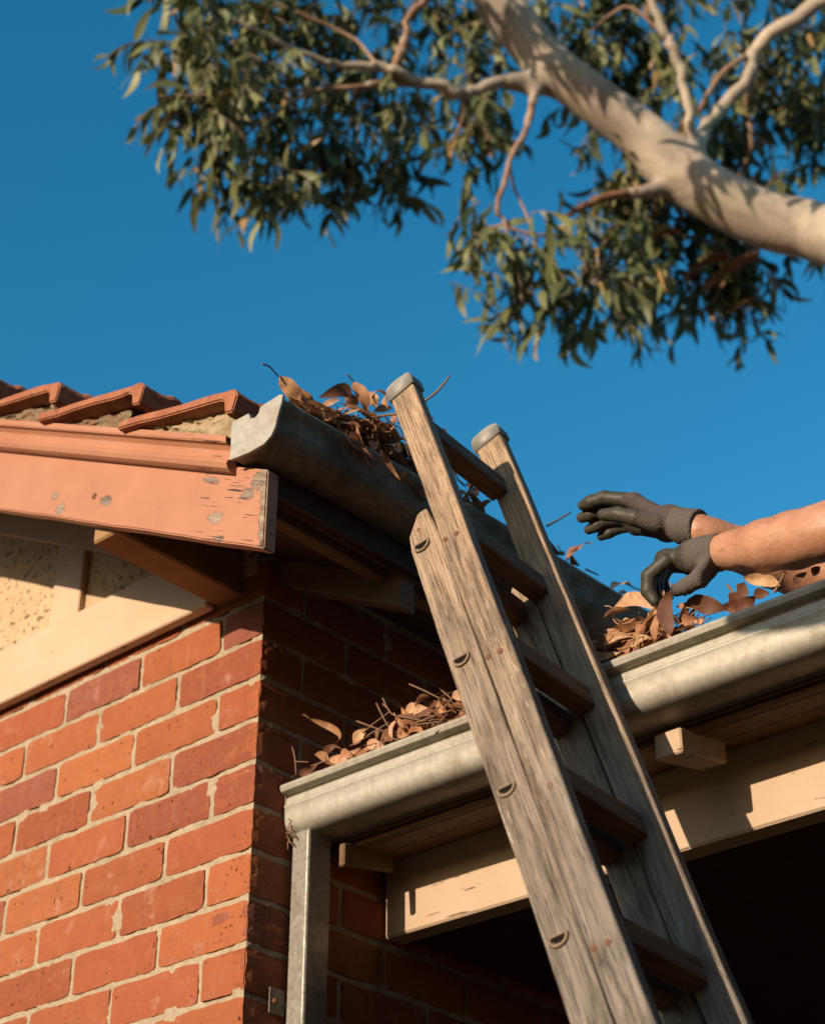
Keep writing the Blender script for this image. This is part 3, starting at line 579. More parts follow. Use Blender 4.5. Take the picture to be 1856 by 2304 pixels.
BRANCHES = [('limb', [(0.7536, 3.3818, 4.1799, 0.1419), (0.6314, 2.8781, 5.0157, 0.1286), (0.4343, 2.6359, 5.4673, 0.114), (0.1188, 2.5395, 5.811, 0.099), (-0.027, 2.4258, 5.8867, 0.0949), (-0.1695, 2.284, 5.9985, 0.0941), (-0.2625, 2.1849, 6.1115, 0.0915), (-0.3151, 2.1014, 6.2479, 0.0857), (-0.4208, 1.9578, 6.3999, 0.0797), (-0.5321, 1.8138, 6.5466, 0.0769), (-0.5702, 1.7147, 6.6606, 0.0755), (-0.6092, 1.6114, 6.7972, 0.0775), (-0.6387, 1.4969, 6.9937, 0.0713), (-0.5989, 1.3491, 7.2083, 0.0594)]), ('branch', [(-0.564, 1.8148, 6.4753, 0.0367), (-0.5879, 1.7582, 6.4614, 0.0266), (-0.6386, 1.6662, 6.4241, 0.0231), (-0.7176, 1.574, 6.3579, 0.0212), (-0.7395, 1.5332, 6.3275, 0.022), (-0.7658, 1.4465, 6.3279, 0.0218), (-0.8144, 1.3671, 6.315, 0.0217), (-0.8342, 1.2784, 6.3059, 0.02), (-0.8626, 1.2219, 6.3057, 0.0183), (-0.9029, 1.1583, 6.2831, 0.0158), (-0.953, 1.0535, 6.2613, 0.0126), (-0.9989, 0.9349, 6.2603, 0.0094), (-1.0617, 0.7774, 6.2874, 0.007), (-1.117, 0.6385, 6.3004, 0.0054)]), ('branch', [(-0.819, 1.3723, 6.3042, 0.0145), (-0.8748, 1.2689, 6.275, 0.0136), (-0.9181, 1.1971, 6.2217, 0.0111), (-1.0165, 1.071, 6.1753, 0.0086), (-1.0921, 0.9983, 6.0897, 0.007), (-1.1596, 0.9354, 6.0009, 0.0054), (-1.2568, 0.9054, 5.9358, 0.0039)]), ('branch', [(-1.0165, 1.071, 6.1753, 0.0071), (-1.1415, 0.8681, 6.0986, 0.0054), (-1.258, 0.729, 6.0486, 0.0038), (-1.3211, 0.6259, 6.0116, 0.003)]), ('branch', [(-0.8325, 1.2764, 6.31, 0.016), (-0.7824, 1.2655, 6.3745, 0.0152), (-0.7575, 1.2565, 6.4108, 0.0144), (-0.7276, 1.2346, 6.4673, 0.0144), (-0.66, 1.2472, 6.5225, 0.0152), (-0.6019, 1.2296, 6.6032, 0.0128), (-0.563, 1.1492, 6.7377, 0.0096)]), ('branch', [(-0.5745, 1.7831, 6.446, 0.0149), (-0.5795, 1.7485, 6.296, 0.0123), (-0.6054, 1.736, 6.1911, 0.0114), (-0.6351, 1.6853, 6.0343, 0.0104), (-0.6665, 1.6735, 5.9229, 0.0103), (-0.6883, 1.6635, 5.8193, 0.0094), (-0.6816, 1.6987, 5.7849, 0.0063), (-0.6835, 1.7275, 5.6564, 0.0055), (-0.6658, 1.75, 5.5556, 0.0046), (-0.6951, 1.7997, 5.467, 0.0031)]), ('branch', [(-0.6427, 1.689, 6.0222, 0.0064), (-0.6589, 1.7412, 5.9442, 0.0056), (-0.6373, 1.7698, 5.8401, 0.0055), (-0.6282, 1.8045, 5.7161, 0.0055), (-0.6779, 1.8419, 5.6208, 0.0039), (-0.7122, 1.8998, 5.5175, 0.0031)]), ('branch', [(-0.6856, 1.7032, 5.7756, 0.0055), (-0.7242, 1.6781, 5.765, 0.0047), (-0.77, 1.6683, 5.7293, 0.0039), (-0.8177, 1.694, 5.6499, 0.0031)]), ('branch', [(-0.6836, 1.7128, 5.7663, 0.0063), (-0.6047, 1.8015, 5.7438, 0.0063), (-0.5778, 1.9318, 5.8043, 0.0072), (-0.57, 2.01, 5.8135, 0.0072), (-0.5622, 2.0943, 5.8154, 0.0065), (-0.5328, 2.1959, 5.7266, 0.0049), (-0.5431, 2.2567, 5.6446, 0.0032)]), ('branch', [(-0.57, 2.01, 5.8135, 0.0048), (-0.6066, 2.0563, 5.7213, 0.004), (-0.6635, 2.0122, 5.6214, 0.0032), (-0.7336, 2.0193, 5.5407, 0.0024)]), ('dead_branch', [(-0.313, 2.1426, 6.0162, 0.0243), (-0.3318, 2.0921, 5.9817, 0.0193), (-0.3926, 1.9848, 5.9334, 0.0176), (-0.4267, 1.9165, 5.8855, 0.0158), (-0.4524, 1.8788, 5.8476, 0.0134), (-0.514, 1.834, 5.7994, 0.0094)]), ('branch', [(-0.1998, 2.2472, 6.1032, 0.0327), (-0.1789, 2.2186, 6.1583, 0.0229), (-0.1654, 2.1835, 6.2134, 0.0204), (-0.152, 2.1484, 6.2684, 0.0196), (-0.1259, 2.0892, 6.3648, 0.018), (-0.1114, 2.0504, 6.4254, 0.0196), (-0.1037, 1.9972, 6.4956, 0.0196), (-0.1098, 1.9473, 6.5479, 0.018), (-0.1027, 1.8749, 6.6402, 0.0163), (-0.0856, 1.7961, 6.7503, 0.0147)]), ('branch', [(-0.108, 1.97, 6.5232, 0.0074), (-0.1852, 1.8692, 6.6545, 0.0066), (-0.257, 1.8261, 6.6309, 0.0058), (-0.327, 1.8058, 6.5823, 0.0041)]), ('branch', [(-0.2669, 2.3477, 6.1944, 0.0301), (-0.2602, 2.4281, 6.478, 0.0241), (-0.1879, 2.5032, 6.6502, 0.0254), (-0.0973, 2.5524, 6.7789, 0.0273), (-0.0445, 2.5607, 6.9165, 0.0275), (0.069, 2.6008, 6.9867, 0.0302), (0.2262, 2.6666, 7.0719, 0.0337), (0.4089, 2.7383, 7.1765, 0.0355)]), ('branch', [(-0.2374, 2.3839, 6.5534, 0.0095), (-0.1965, 2.4442, 6.7106, 0.0096), (-0.1134, 2.4583, 6.7798, 0.0096), (-0.0738, 2.5617, 6.8851, 0.0124)]), ('branch', [(-0.1022, 2.5939, 6.8178, 0.0124), (-0.1929, 2.6989, 6.7866, 0.0108), (-0.2371, 2.7763, 6.6502, 0.0081), (-0.3841, 2.862, 6.5833, 0.0064), (-0.4902, 2.8996, 6.4296, 0.0046)]), ('branch', [(-0.0916, 2.5454, 5.9579, 0.0132), (-0.2599, 2.6597, 6.0212, 0.0085), (-0.3784, 2.7188, 6.0149, 0.006), (-0.467, 2.7151, 5.9278, 0.0043)]), ('branch', [(-0.3974, 2.2808, 6.138, 0.0117), (-0.5498, 2.4441, 6.1601, 0.0086), (-0.6125, 2.4631, 6.073, 0.006), (-0.6752, 2.4822, 5.9859, 0.0043)]), ('branch', [(-0.727, 1.5598, 6.3648, 0.0082), (-0.8028, 1.6233, 6.3048, 0.0058), (-0.8751, 1.6307, 6.2215, 0.0041)]), ('branch', [(-0.5083, 1.9654, 6.579, 0.0119), (-0.5366, 2.1477, 6.8925, 0.0089), (-0.4826, 2.2112, 7.0594, 0.0063), (-0.4863, 2.3242, 6.923, 0.0045)]), ('branch', [(-0.9128, 1.3022, 6.3824, 0.0081), (-0.9939, 1.2421, 6.5546, 0.0066), (-1.0882, 1.1, 6.6239, 0.0049), (-1.1883, 0.9644, 6.6794, 0.0041)]), ('branch', [(-0.9594, 1.2128, 6.2535, 0.0072), (-1.0615, 1.2993, 6.2321, 0.0057), (-1.1263, 1.3238, 6.1364, 0.0041), (-1.1975, 1.331, 6.0545, 0.0032)]), ('branch', [(-1.0306, 1.0608, 6.1727, 0.0063), (-1.1309, 1.0796, 6.0469, 0.0047), (-1.1993, 1.1097, 5.9411, 0.0031)])]
CLUSTERS = [((-1.2407, 0.5643, 6.3525), 0.077, 0.046, 0.2, 5, 1), ((-1.1583, 0.6813, 6.3004), 0.17, 0.108, 0.35, 16, 1), ((-1.3522, 1.0297, 6.712), 0.219, 0.135, 0.28, 19, 0), ((-1.2192, 1.2269, 6.8036), 0.205, 0.12, 0.28, 16, 0), ((-1.0931, 1.4426, 6.8664), 0.191, 0.122, 0.28, 13, 0), ((-1.2372, 0.6868, 6.1196), 0.138, 0.107, 0.3, 12, 1), ((-1.2981, 0.6734, 5.9796), 0.076, 0.091, 0.25, 8, 1), ((-1.2627, 0.7854, 5.9776), 0.138, 0.107, 0.3, 12, 1), ((-1.2719, 0.8654, 5.8742), 0.107, 0.092, 0.25, 10, 1), ((-1.3049, 0.8422, 5.7747), 0.061, 0.061, 0.2, 4, 1), ((-1.2834, 0.9434, 5.7709), 0.077, 0.092, 0.2, 7, 1), ((-1.2397, 1.0847, 5.7431), 0.062, 0.062, 0.15, 5, 1), ((-1.4742, 1.0917, 6.5132), 0.185, 0.152, 0.28, 17, 0), ((-1.3632, 1.2351, 6.6451), 0.188, 0.137, 0.28, 16, 0), ((-1.4747, 1.1758, 6.3212), 0.151, 0.134, 0.28, 15, 0), ((-1.1651, 1.0947, 5.994), 0.141, 0.11, 0.35, 14, 0), ((-1.2273, 1.1415, 5.8749), 0.094, 0.079, 0.3, 10, 0), ((-1.1975, 1.331, 6.0545), 0.13, 0.114, 0.35, 16, 0), ((-1.1205, 1.4856, 6.1383), 0.115, 0.115, 0.35, 14, 0), ((-1.0698, 1.5775, 6.0828), 0.082, 0.074, 0.3, 7, 0), ((-1.3395, 1.5123, 6.5301), 0.156, 0.122, 0.28, 12, 0), ((-1.232, 1.7036, 6.6024), 0.141, 0.106, 0.28, 9, 0), ((-1.2945, 1.5347, 6.7359), 0.159, 0.106, 0.28, 8, 0), ((-1.0882, 1.7554, 6.9685), 0.144, 0.108, 0.25, 11, 0), ((-0.9782, 1.8802, 7.1212), 0.164, 0.128, 0.25, 16, 0), ((-0.9891, 1.9754, 6.9983), 0.109, 0.091, 0.25, 8, 0), ((-1.0314, 1.7943, 6.6104), 0.122, 0.105, 0.25, 9, 0), ((-0.9578, 1.955, 6.6833), 0.124, 0.106, 0.25, 12, 0), ((-0.8273, 1.782, 6.2789), 0.084, 0.1, 0.3, 9, 0), ((-0.908, 1.747, 6.2366), 0.067, 0.084, 0.3, 6, 0), ((-0.6241, 2.0995, 7.0442), 0.162, 0.144, 0.4, 19, 0), ((-0.5018, 2.233, 7.0139), 0.18, 0.162, 0.4, 23, 0), ((-0.6399, 2.2536, 6.8472), 0.126, 0.108, 0.3, 9, 0), ((-0.571, 2.3659, 6.7866), 0.144, 0.108, 0.3, 15, 0), ((-0.4188, 2.3837, 6.923), 0.108, 0.162, 0.3, 14, 0), ((-0.3348, 2.3155, 7.0897), 0.144, 0.108, 0.4, 14, 0), ((-0.6756, 2.3056, 6.5638), 0.106, 0.071, 0.3, 6, 0), ((-0.4576, 2.4338, 6.6385), 0.071, 0.106, 0.3, 5, 0), ((-0.245, 2.5919, 7.2294), 0.185, 0.129, 0.4, 19, 0), ((-0.1024, 2.7962, 7.3226), 0.206, 0.113, 0.4, 17, 0), ((0.007, 2.8935, 7.1359), 0.148, 0.111, 0.4, 11, 0), ((-0.3469, 2.8475, 6.8242), 0.148, 0.129, 0.4, 16, 0), ((-0.2212, 2.9878, 6.9751), 0.188, 0.169, 0.4, 23, 0), ((-0.0946, 3.0994, 6.9751), 0.131, 0.206, 0.4, 16, 0), ((-0.2732, 3.1036, 6.7855), 0.206, 0.113, 0.4, 18, 0), ((-0.4135, 2.8952, 6.6996), 0.111, 0.092, 0.3, 10, 0), ((-0.0411, 3.0387, 7.1014), 0.113, 0.113, 0.4, 8, 0), ((-0.599, 2.2611, 6.1384), 0.136, 0.102, 0.35, 14, 0), ((-0.5757, 2.507, 6.2451), 0.157, 0.122, 0.4, 18, 0), ((-0.6178, 2.456, 6.0759), 0.138, 0.121, 0.4, 16, 0), ((-0.5143, 2.649, 6.142), 0.157, 0.14, 0.4, 22, 0), ((-0.3837, 2.7389, 6.1715), 0.14, 0.122, 0.4, 18, 0), ((-0.4335, 2.7954, 6.0536), 0.157, 0.122, 0.4, 20, 0), ((-0.5766, 2.7197, 5.9947), 0.122, 0.087, 0.35, 11, 0), ((-0.2673, 2.8142, 6.0178), 0.138, 0.121, 0.4, 14, 0), ((-0.1692, 2.7493, 6.0097), 0.085, 0.068, 0.3, 6, 0), ((-0.3552, 2.8358, 5.9017), 0.086, 0.069, 0.3, 6, 0), ((-0.1115, 2.8123, 5.9954), 0.051, 0.085, 0.2, 3, 0), ((-0.649, 1.8228, 5.5803), 0.094, 0.078, 0.2, 8, 1), ((-0.7113, 1.8463, 5.4884), 0.094, 0.094, 0.2, 9, 1), ((-0.6689, 1.9396, 5.4227), 0.094, 0.078, 0.2, 6, 1), ((-0.7913, 1.6924, 5.679), 0.055, 0.063, 0.1, 4, 1), ((-0.8177, 1.7078, 5.5409), 0.07, 0.078, 0.12, 5, 1), ((-0.8907, 1.6474, 5.4436), 0.031, 0.031, 0.05, 1, 1), ((-0.5986, 2.1356, 5.7293), 0.097, 0.097, 0.2, 9, 1), ((-0.618, 2.1417, 5.5165), 0.112, 0.08, 0.2, 8, 1), ((-0.5596, 2.2631, 5.62), 0.097, 0.097, 0.25, 9, 1), ((-0.5233, 2.3403, 5.7525), 0.082, 0.099, 0.25, 8, 1), ((-0.6818, 2.1658, 5.4224), 0.064, 0.048, 0.1, 2, 1), ((-0.5932, 0.675, 6.8681), 0.16, 0.1, 0.15, 5, 0), ((-0.5229, 0.7296, 6.7576), 0.17, 0.1, 0.15, 6, 0), ((-0.4226, 0.7536, 6.6399), 0.16, 0.1, 0.15, 6, 0), ((-0.3822, 0.6051, 6.6323), 0.12, 0.08, 0.15, 3, 0), ((-0.1922, 0.6838, 6.3718), 0.15, 0.1, 0.15, 4, 0), ((-0.075, 0.7301, 6.3011), 0.16, 0.1, 0.15, 5, 0), ((0.0344, 0.7574, 6.2446), 0.16, 0.1, 0.15, 5, 0), ((-0.6243, 0.5221, 7.0076), 0.12, 0.06, 0.15, 2, 0)]  # last clumps hang out of view above, added to dapple the limb with shade
HANDS = {'hand_a': {'wrist': [(0.8994, 0.125, 3.1114), (0.8762, 0.125, 3.121), (0.8438, 0.125, 3.1446)], 'palm': [((0.844, 0.125, 3.1465), (0.7841, 0.115, 3.2062)), ((0.8404, 0.13, 3.1443), (0.7643, 0.135, 3.2034)), ((0.8346, 0.135, 3.141), (0.7533, 0.15, 3.1985)), ((0.8303, 0.135, 3.1387), (0.7539, 0.16, 3.1883))], 'index': [(0.7851, 0.112, 3.2063), (0.7364, 0.095, 3.2242), (0.7117, 0.09, 3.224), (0.6942, 0.09, 3.2245)], 'middle': [(0.7688, 0.13, 3.2022), (0.7127, 0.115, 3.2188), (0.693, 0.11, 3.2152), (0.6783, 0.108, 3.2145)], 'ring': [(0.7559, 0.148, 3.2006), (0.7126, 0.135, 3.2083), (0.6939, 0.13, 3.2022), (0.6775, 0.128, 3.1996)], 'little': [(0.753, 0.162, 3.1938), (0.7193, 0.155, 3.1982), (0.7039, 0.15, 3.1928), (0.6887, 0.148, 3.1903)], 'thumb': [(0.8332, 0.1, 3.1332), (0.8063, 0.078, 3.1461), (0.7776, 0.07, 3.1614), (0.7515, 0.066, 3.1695)]}, 'hand_b': {'wrist': [(0.9468, 0.1, 3.0324), (0.9237, 0.1, 3.0377), (0.8968, 0.1, 3.0433)], 'palm': [((0.9003, 0.1, 3.0436), (0.8556, 0.085, 3.0513)), ((0.8967, 0.105, 3.0406), (0.8395, 0.105, 3.0634)), ((0.8934, 0.11, 3.0408), (0.8285, 0.125, 3.0733)), ((0.8901, 0.115, 3.041), (0.8256, 0.14, 3.076))], 'index': [(0.8582, 0.08, 3.0429), (0.8257, 0.075, 3.0248), (0.8187, 0.08, 3.0011), (0.8264, 0.085, 2.9813)], 'middle': [(0.841, 0.102, 3.058), (0.8156, 0.098, 3.0361), (0.8148, 0.1, 3.0068), (0.8233, 0.102, 2.9877)], 'ring': [(0.8313, 0.12, 3.0665), (0.8102, 0.118, 3.0436), (0.8135, 0.118, 3.0134), (0.8226, 0.118, 2.9968)], 'little': [(0.8279, 0.136, 3.0716), (0.8106, 0.136, 3.0507), (0.8153, 0.135, 3.0252), (0.8235, 0.134, 3.0108)], 'thumb': [(0.93, 0.085, 3.005), (0.9235, 0.065, 2.9773), (0.9029, 0.062, 2.9709), (0.8777, 0.07, 2.9758)]}, 'arm_b': [(0.937, 0.1, 3.0357, 0.027), (0.9756, 0.095, 3.0219, 0.031), (1.0353, 0.085, 3.0024, 0.04), (1.0901, 0.075, 2.9852, 0.044), (1.1378, 0.065, 2.9732, 0.042), (1.1647, 0.065, 2.9691, 0.041)], 'arm_a': [(0.8925, 0.125, 3.1129, 0.0238), (0.894, 0.13, 3.1074, 0.0256), (0.903, 0.142, 3.102, 0.028), (0.9085, 0.16, 3.1004, 0.031), (0.9308, 0.205, 3.0913, 0.037), (0.9505, 0.255, 3.0828, 0.042), (0.9804, 0.3, 3.0727, 0.044), (1.0155, 0.33, 3.0602, 0.044)]}
# ------------------------------------------------------------------ setting
PI = math.pi
def ground():
    bm = bmesh.new()
    for p in ((-400, -400, 0), (400, -400, 0), (400, 400, 0), (-400, 400, 0)): bm.verts.new(p)
    bm.faces.new(bm.verts[:]); g = bm_obj('ground', bm, M['ground']); g['kind'] = 'structure'
    f = box('veranda_floor', (0.0, 0.05, -0.1), (4.6, 4.4, 0.06), M['asphalt'], None, 0.0); f['kind'] = 'structure'
ground()

PITCH = 0.523
ZC = 3.182                                    # bed joint level used as the datum at the corner
def roof_line(x): return 3.224 + PITCH * (0.365 - x)      # top of the gable board
def barge_bot(x): return 3.069 + PITCH * (0.365 - x)

house = thing('brick_house', 'red brick house with a terracotta tiled gable, salmon gable board and leaf-choked eave gutter', 'house', (0, 0, 0))
veranda = thing('veranda', 'low lean-to veranda with cream beam and pale galvanised gutter against the brick wall', 'veranda', (0, 0, 0))

# ---- brick walls: every brick in view is an object of its own
BRICK_TINTS = [(0.44, 0.130, 0.050), (0.47, 0.145, 0.053), (0.41, 0.115, 0.048), (0.49, 0.165, 0.060), (0.38, 0.105, 0.052), (0.38, 0.115, 0.060), (0.35, 0.112, 0.066), (0.45, 0.18, 0.085)]
BRICK_W = [6, 6, 5, 3, 4, 2, 1.2, 1.2]
def brick_mesh(L, seed):
    """front face at y=0 (outward -y), length L along x centred, height 76 mm; ragged arrises"""
    r = random.Random(seed); nx, nz = (14 if L > 0.15 else 8), 6; H = 0.0745; Dp = 0.09
    V = []; F = []
    tilt = r.uniform(-0.0012, 0.0012); ph = [r.uniform(0, 6) for _ in range(6)]
    def edge(t, k): return 0.0006 * math.sin(t * 9 + ph[k]) + 0.0004 * math.sin(t * 23 + ph[(k + 1) % 6]) + r.uniform(-0.0009, 0.0009)
    xs = [-0.5 + i / nx for i in range(nx + 1)]; zs = [-0.5 + j / nz for j in range(nz + 1)]
    et = [edge(x, 0) for x in xs]; eb = [edge(x, 1) for x in xs]; el = [edge(z, 2) for z in zs]; er = [edge(z, 3) for z in zs]
    rad = 0.0032
    for j, zz in enumerate(zs):
        for i, xx in enumerate(xs):
            x = xx * L; z = zz * H
            x += (el[j] if i == 0 else 0) + (er[j] if i == nx else 0)
            z += (eb[i] if j == 0 else 0) + (et[i] if j == nz else 0)
            if i in (0, nx) and j in (0, nz):
                x -= math.copysign(rad * 0.55, xx); z -= math.copysign(rad * 0.55, zz)
            y = tilt * xx * 2 + r.uniform(-0.0005, 0.0005)
            if i in (0, nx) or j in (0, nz): y += 0.0012 + r.uniform(0, 0.0012)
            V.append((x, y, z))
    for j in range(nz):
        for i in range(nx):
            a = j * (nx + 1) + i; F.append((a, a + 1, a + nx + 2, a + nx + 1))
    ring = [i for i in range(nx + 1)] + [j * (nx + 1) + nx for j in range(1, nz + 1)] + [nz * (nx + 1) + i for i in range(nx - 1, -1, -1)] + [j * (nx + 1) for j in range(nz - 1, 0, -1)]
    b0 = len(V)
    for q in ring: V.append((V[q][0], Dp, V[q][2]))
    m = len(ring)
    for i in range(m):
        j = (i + 1) % m; F.append((ring[i], b0 + i, b0 + j, ring[j]))
    F.append(tuple(b0 + i for i in range(m)))
    me = bpy.data.meshes.new('brick'); me.from_pydata(V, [], F); me.materials.append(M['brick'])
    bm = bmesh.new(); bm.from_mesh(me); bmesh.ops.recalc_face_normals(bm, faces=bm.faces[:]); bm.to_mesh(me); bm.free()
    return me
STRETCH = [brick_mesh(0.2285, s) for s in range(9)]
HEADER = [brick_mesh(0.1085, 50 + s) for s in range(6)]
def brick(parent, mesh, loc, rotz, k):
    o = bpy.data.objects.new('brick', mesh); o.location = loc; o.rotation_euler = (0, 0, rotz)
    c = random.choices(BRICK_TINTS, BRICK_W)[0]; f = random.uniform(0.88, 1.1)
    o.color = (c[0] * f, c[1] * f, c[2] * f, 1); link(o, parent)
def mortar_sheet(name, parent, side, length, z0, z1, rec):
    """a subdivided rough mortar face set back behind the brick faces; side 'A' in the plane y, 'B' in the plane x"""
    hstep = 0.0085; nu = int(length / hstep); nv = int((z1 - z0) / hstep); V = []; F = []
    n1 = rng.normal(0, 1, (nu + 1, nv + 1)); n2 = rng.normal(0, 1, (nu // 4 + 2, nv // 4 + 2))
    for i in range(nu + 1):
        for j in range(nv + 1):
            s = max(0.0009, rec + 0.0005 * n1[i, j] + 0.0013 * n2[i // 4, j // 4])
            u = 0.004 + (length - 0.004) * i / nu; z = z0 + (z1 - z0) * j / nv
            if i == 0: s, u = rec, rec
            V.append((-u, s, z) if side == 'A' else (-s, u, z))
    for i in range(nu):
        for j in range(nv):
            a = i * (nv + 1) + j; F.append((a, a + 1, a + nv + 2, a + nv + 1))
    o = mesh_obj(name, V, F, M['mortar'], parent); return o
REC = 0.0042
gw = mortar_sheet('brick_wall', house, 'A', 2.45, 1.9, 3.36, REC)
sw = mortar_sheet('brick_wall', house, 'B', 2.6, 1.9, 3.42, REC)
gw['label'] = 'sunlit red brick gable wall'; sw['label'] = 'shaded red brick side wall under the eave'
for k in range(-2, 14):
    zc = ZC - 0.086 * (k + 0.5); odd = k % 2 != 0
    # gable wall, running left from the corner
    x = 0.0
    if odd: brick(gw, random.choice(HEADER), (-0.055, 0, zc), 0, k); x = -0.120
    while x > -2.34:
        brick(gw, random.choice(STRETCH), (x - 0.115, 0, zc + random.uniform(-.0008, .0008)), 0, k); x -= 0.240
    # side wall, running back from the corner (outward +x)
    y = 0.0
    if not odd: brick(sw, random.choice(HEADER), (0, 0.055, zc), PI / 2, k); y = 0.120
    else: y = 0.0
    while y < 2.4:
        brick(sw, random.choice(STRETCH), (0, y + 0.115, zc + random.uniform(-.0008, .0008)), PI / 2, k); y += 0.240
# the rest of the house walls, away from the view
def shade_surroundings():
    # unseen leafy screen and ring of trees, added to cut sky fill and deepen shade
    V = []; F = []
    for i in range(9000):
        f = random.random()
        if f < .62: p = Vector((5.3 + random.uniform(-.12, .12), random.uniform(-9, 9), random.uniform(0, 5.2)))
        else: p = Vector((random.uniform(5.3, 6.6), random.uniform(-9, 9), 5.2 + random.uniform(-.2, .2)))
        a = Vector((random.uniform(-1, 1), random.uniform(-1, 1), random.uniform(-1, 1))).normalized(); b = a.orthogonal().normalized() * .05; a *= .10
        o = len(V); V += [p - a, p + b, p + a, p - b]; F.append((o, o + 1, o + 2, o + 3))
    h = thing('shade_screen', 'unseen evergreen screen beyond the veranda, added to darken the shaded side', 'shade_screen', (6, 0, 0))
    o = mesh_obj('foliage', V, F, M['shade_screen'], None); o['kind'] = 'stuff'; o.parent = h; o.matrix_parent_inverse = Matrix.Translation((-6, 0, 0))
    c = box('core', (-.6, -9, 0), (.6, 9, 5.15), M['shade_screen'], h, 0)
    V = []; F = []; n = 220
    for i in range(n):
        a = 2 * PI * i / n; r = 70 + 6 * math.sin(i * 1.7); hgt = 8.0 + 2.2 * math.sin(i * .9) + 1.6 * math.sin(i * 2.3) + random.uniform(-1, 1)
        for (dr, z) in ((0, -0.1), (-1.5, hgt * .35), (-1.0, hgt * .7), (0.6, hgt * .92), (2.5, hgt)): V.append(((r + dr) * math.cos(a), (r + dr) * math.sin(a), z + random.uniform(-.3, .3)))
    for i in range(n):
        j = (i + 1) % n
        for k in range(4): F.append((i * 5 + k, j * 5 + k, j * 5 + k + 1, i * 5 + k + 1))
    t = mesh_obj('shade_treeline', V, F, M['shade_screen']); t['kind'] = 'stuff'  # unseen ring of trees added to block the low sky
shade_surroundings()
def plain_bricks():
    V = []; F = []
    def add(lo, hi):
        b = len(V)
        for x in (lo[0], hi[0]):
            for y in (lo[1], hi[1]):
                for z in (lo[2], hi[2]): V.append((x, y, z))
        for f in ((0, 1, 3, 2), (4, 6, 7, 5), (0, 4, 5, 1), (2, 3, 7, 6), (0, 2, 6, 4), (1, 5, 7, 3)): F.append(tuple(b + i for i in f))
    for k in range(-2, 37):
        z0 = ZC - 0.086 * (k + 1) + 0.005; z1 = z0 + 0.076; odd = k % 2 != 0
        x = -0.120 if odd else 0.0
        if k >= 14 and odd: add((-0.11, 0, z0), (0, 0.09, z1))
        while x > -5.2:
            if k >= 14 or x < -2.34: add((max(x - 0.23, -5.3), 0, z0), (x, 0.09, z1))
            x -= 0.24
        y = 0.1 if k >= 14 else (0.0 if odd else 0.12)
        while y < 7.8:
            if k >= 14 or y >= 2.4: add((-0.09, y, z0), (0, min(y + 0.23, 8.0), z1))
            y += 0.24
    o = mesh_obj('plain_brickwork', V, F, M['brick'], house); o['kind'] = 'stuff'; o.color = (0.40, 0.125, 0.05, 1)
    box('wall_core', (-5.3, 0.03, 0.0), (-0.03, 8.0, 3.34), M['mortar'], house, 0)
plain_bricks()

# ---- gable
prism('gable_panel', [(-0.02, 3.33), (-0.02, 3.40), (-2.65, 4.776), (-5.28, 3.40), (-5.28, 3.33)], 'y', -0.006, 0.026, M['roughcast'], house)
prism('trim_board', [(-5.2, 3.284), (-0.132, 3.284), (-0.132, 3.395), (-0.20, 3.424), (-5.2, 3.424)], 'y', -0.032, -0.0065, M['cream'], house, 0.003)
for bx in (-0.655, -1.27, -1.88):
    box('batten', (bx, -0.024, 3.426), (bx + 0.098, -0.0065, 3.650 + PITCH * (-0.655 - bx) + 0.02), M['cream'], house, 0.003)
rb = lambda x: 3.640 + PITCH * (-0.655 - x)
prism('rake_board', [(-2.6, rb(-2.6)), (-0.215, rb(-0.215)), (-0.14, rb(-0.14)), (-0.02, 3.41), (-2.6, rb(-2.6) + 0.11)], 'y', -0.027, -0.0065, M['cream'], house, 0.002)
box('purlin', (-0.131, -0.3215, 3.291), (-0.060, 0.14, 3.385), M['purlin'], house, 0.004)
# salmon gable board, with its moulding strip
def bent_board(name, xs, lowf, highf, y0, y1, mat, parent):
    V = []; F = []; n = len(xs)
    for x in xs:
        w = 0.0008 * math.sin(x * 21) + 0.0006 * math.sin(x * 47)
        for (y, z) in ((y0, lowf(x) + w), (y0, highf(x)), (y1, highf(x)), (y1, lowf(x) + w)): V.append((x, y, z))
    for i in range(n - 1):
        for j in range(4): F.append((i * 4 + j, i * 4 + (j + 1) % 4, (i + 1) * 4 + (j + 1) % 4, (i + 1) * 4 + j))
    F.append((0, 1, 2, 3)); F.append(tuple((n - 1) * 4 + j for j in (3, 2, 1, 0)))
    o = mesh_obj(name, V, F, mat, parent)
    bm = bmesh.new(); bm.from_mesh(o.data); bmesh.ops.recalc_face_normals(bm, faces=bm.faces[:])
    ed = [e for e in bm.edges if len(e.link_faces) == 2 and e.calc_face_angle(0) > 0.9]
    bmesh.ops.bevel(bm, geom=ed, offset=0.0025, segments=2, affect='EDGES'); bm.to_mesh(o.data); bm.free(); return o
barge = bent_board('gable_board', list(np.linspace(-2.66, 0.366, 60)), barge_bot, lambda x: roof_line(x), -0.350, -0.322, M['salmon'], house)
barge['label'] = 'salmon painted gable board flaking at its lower end'
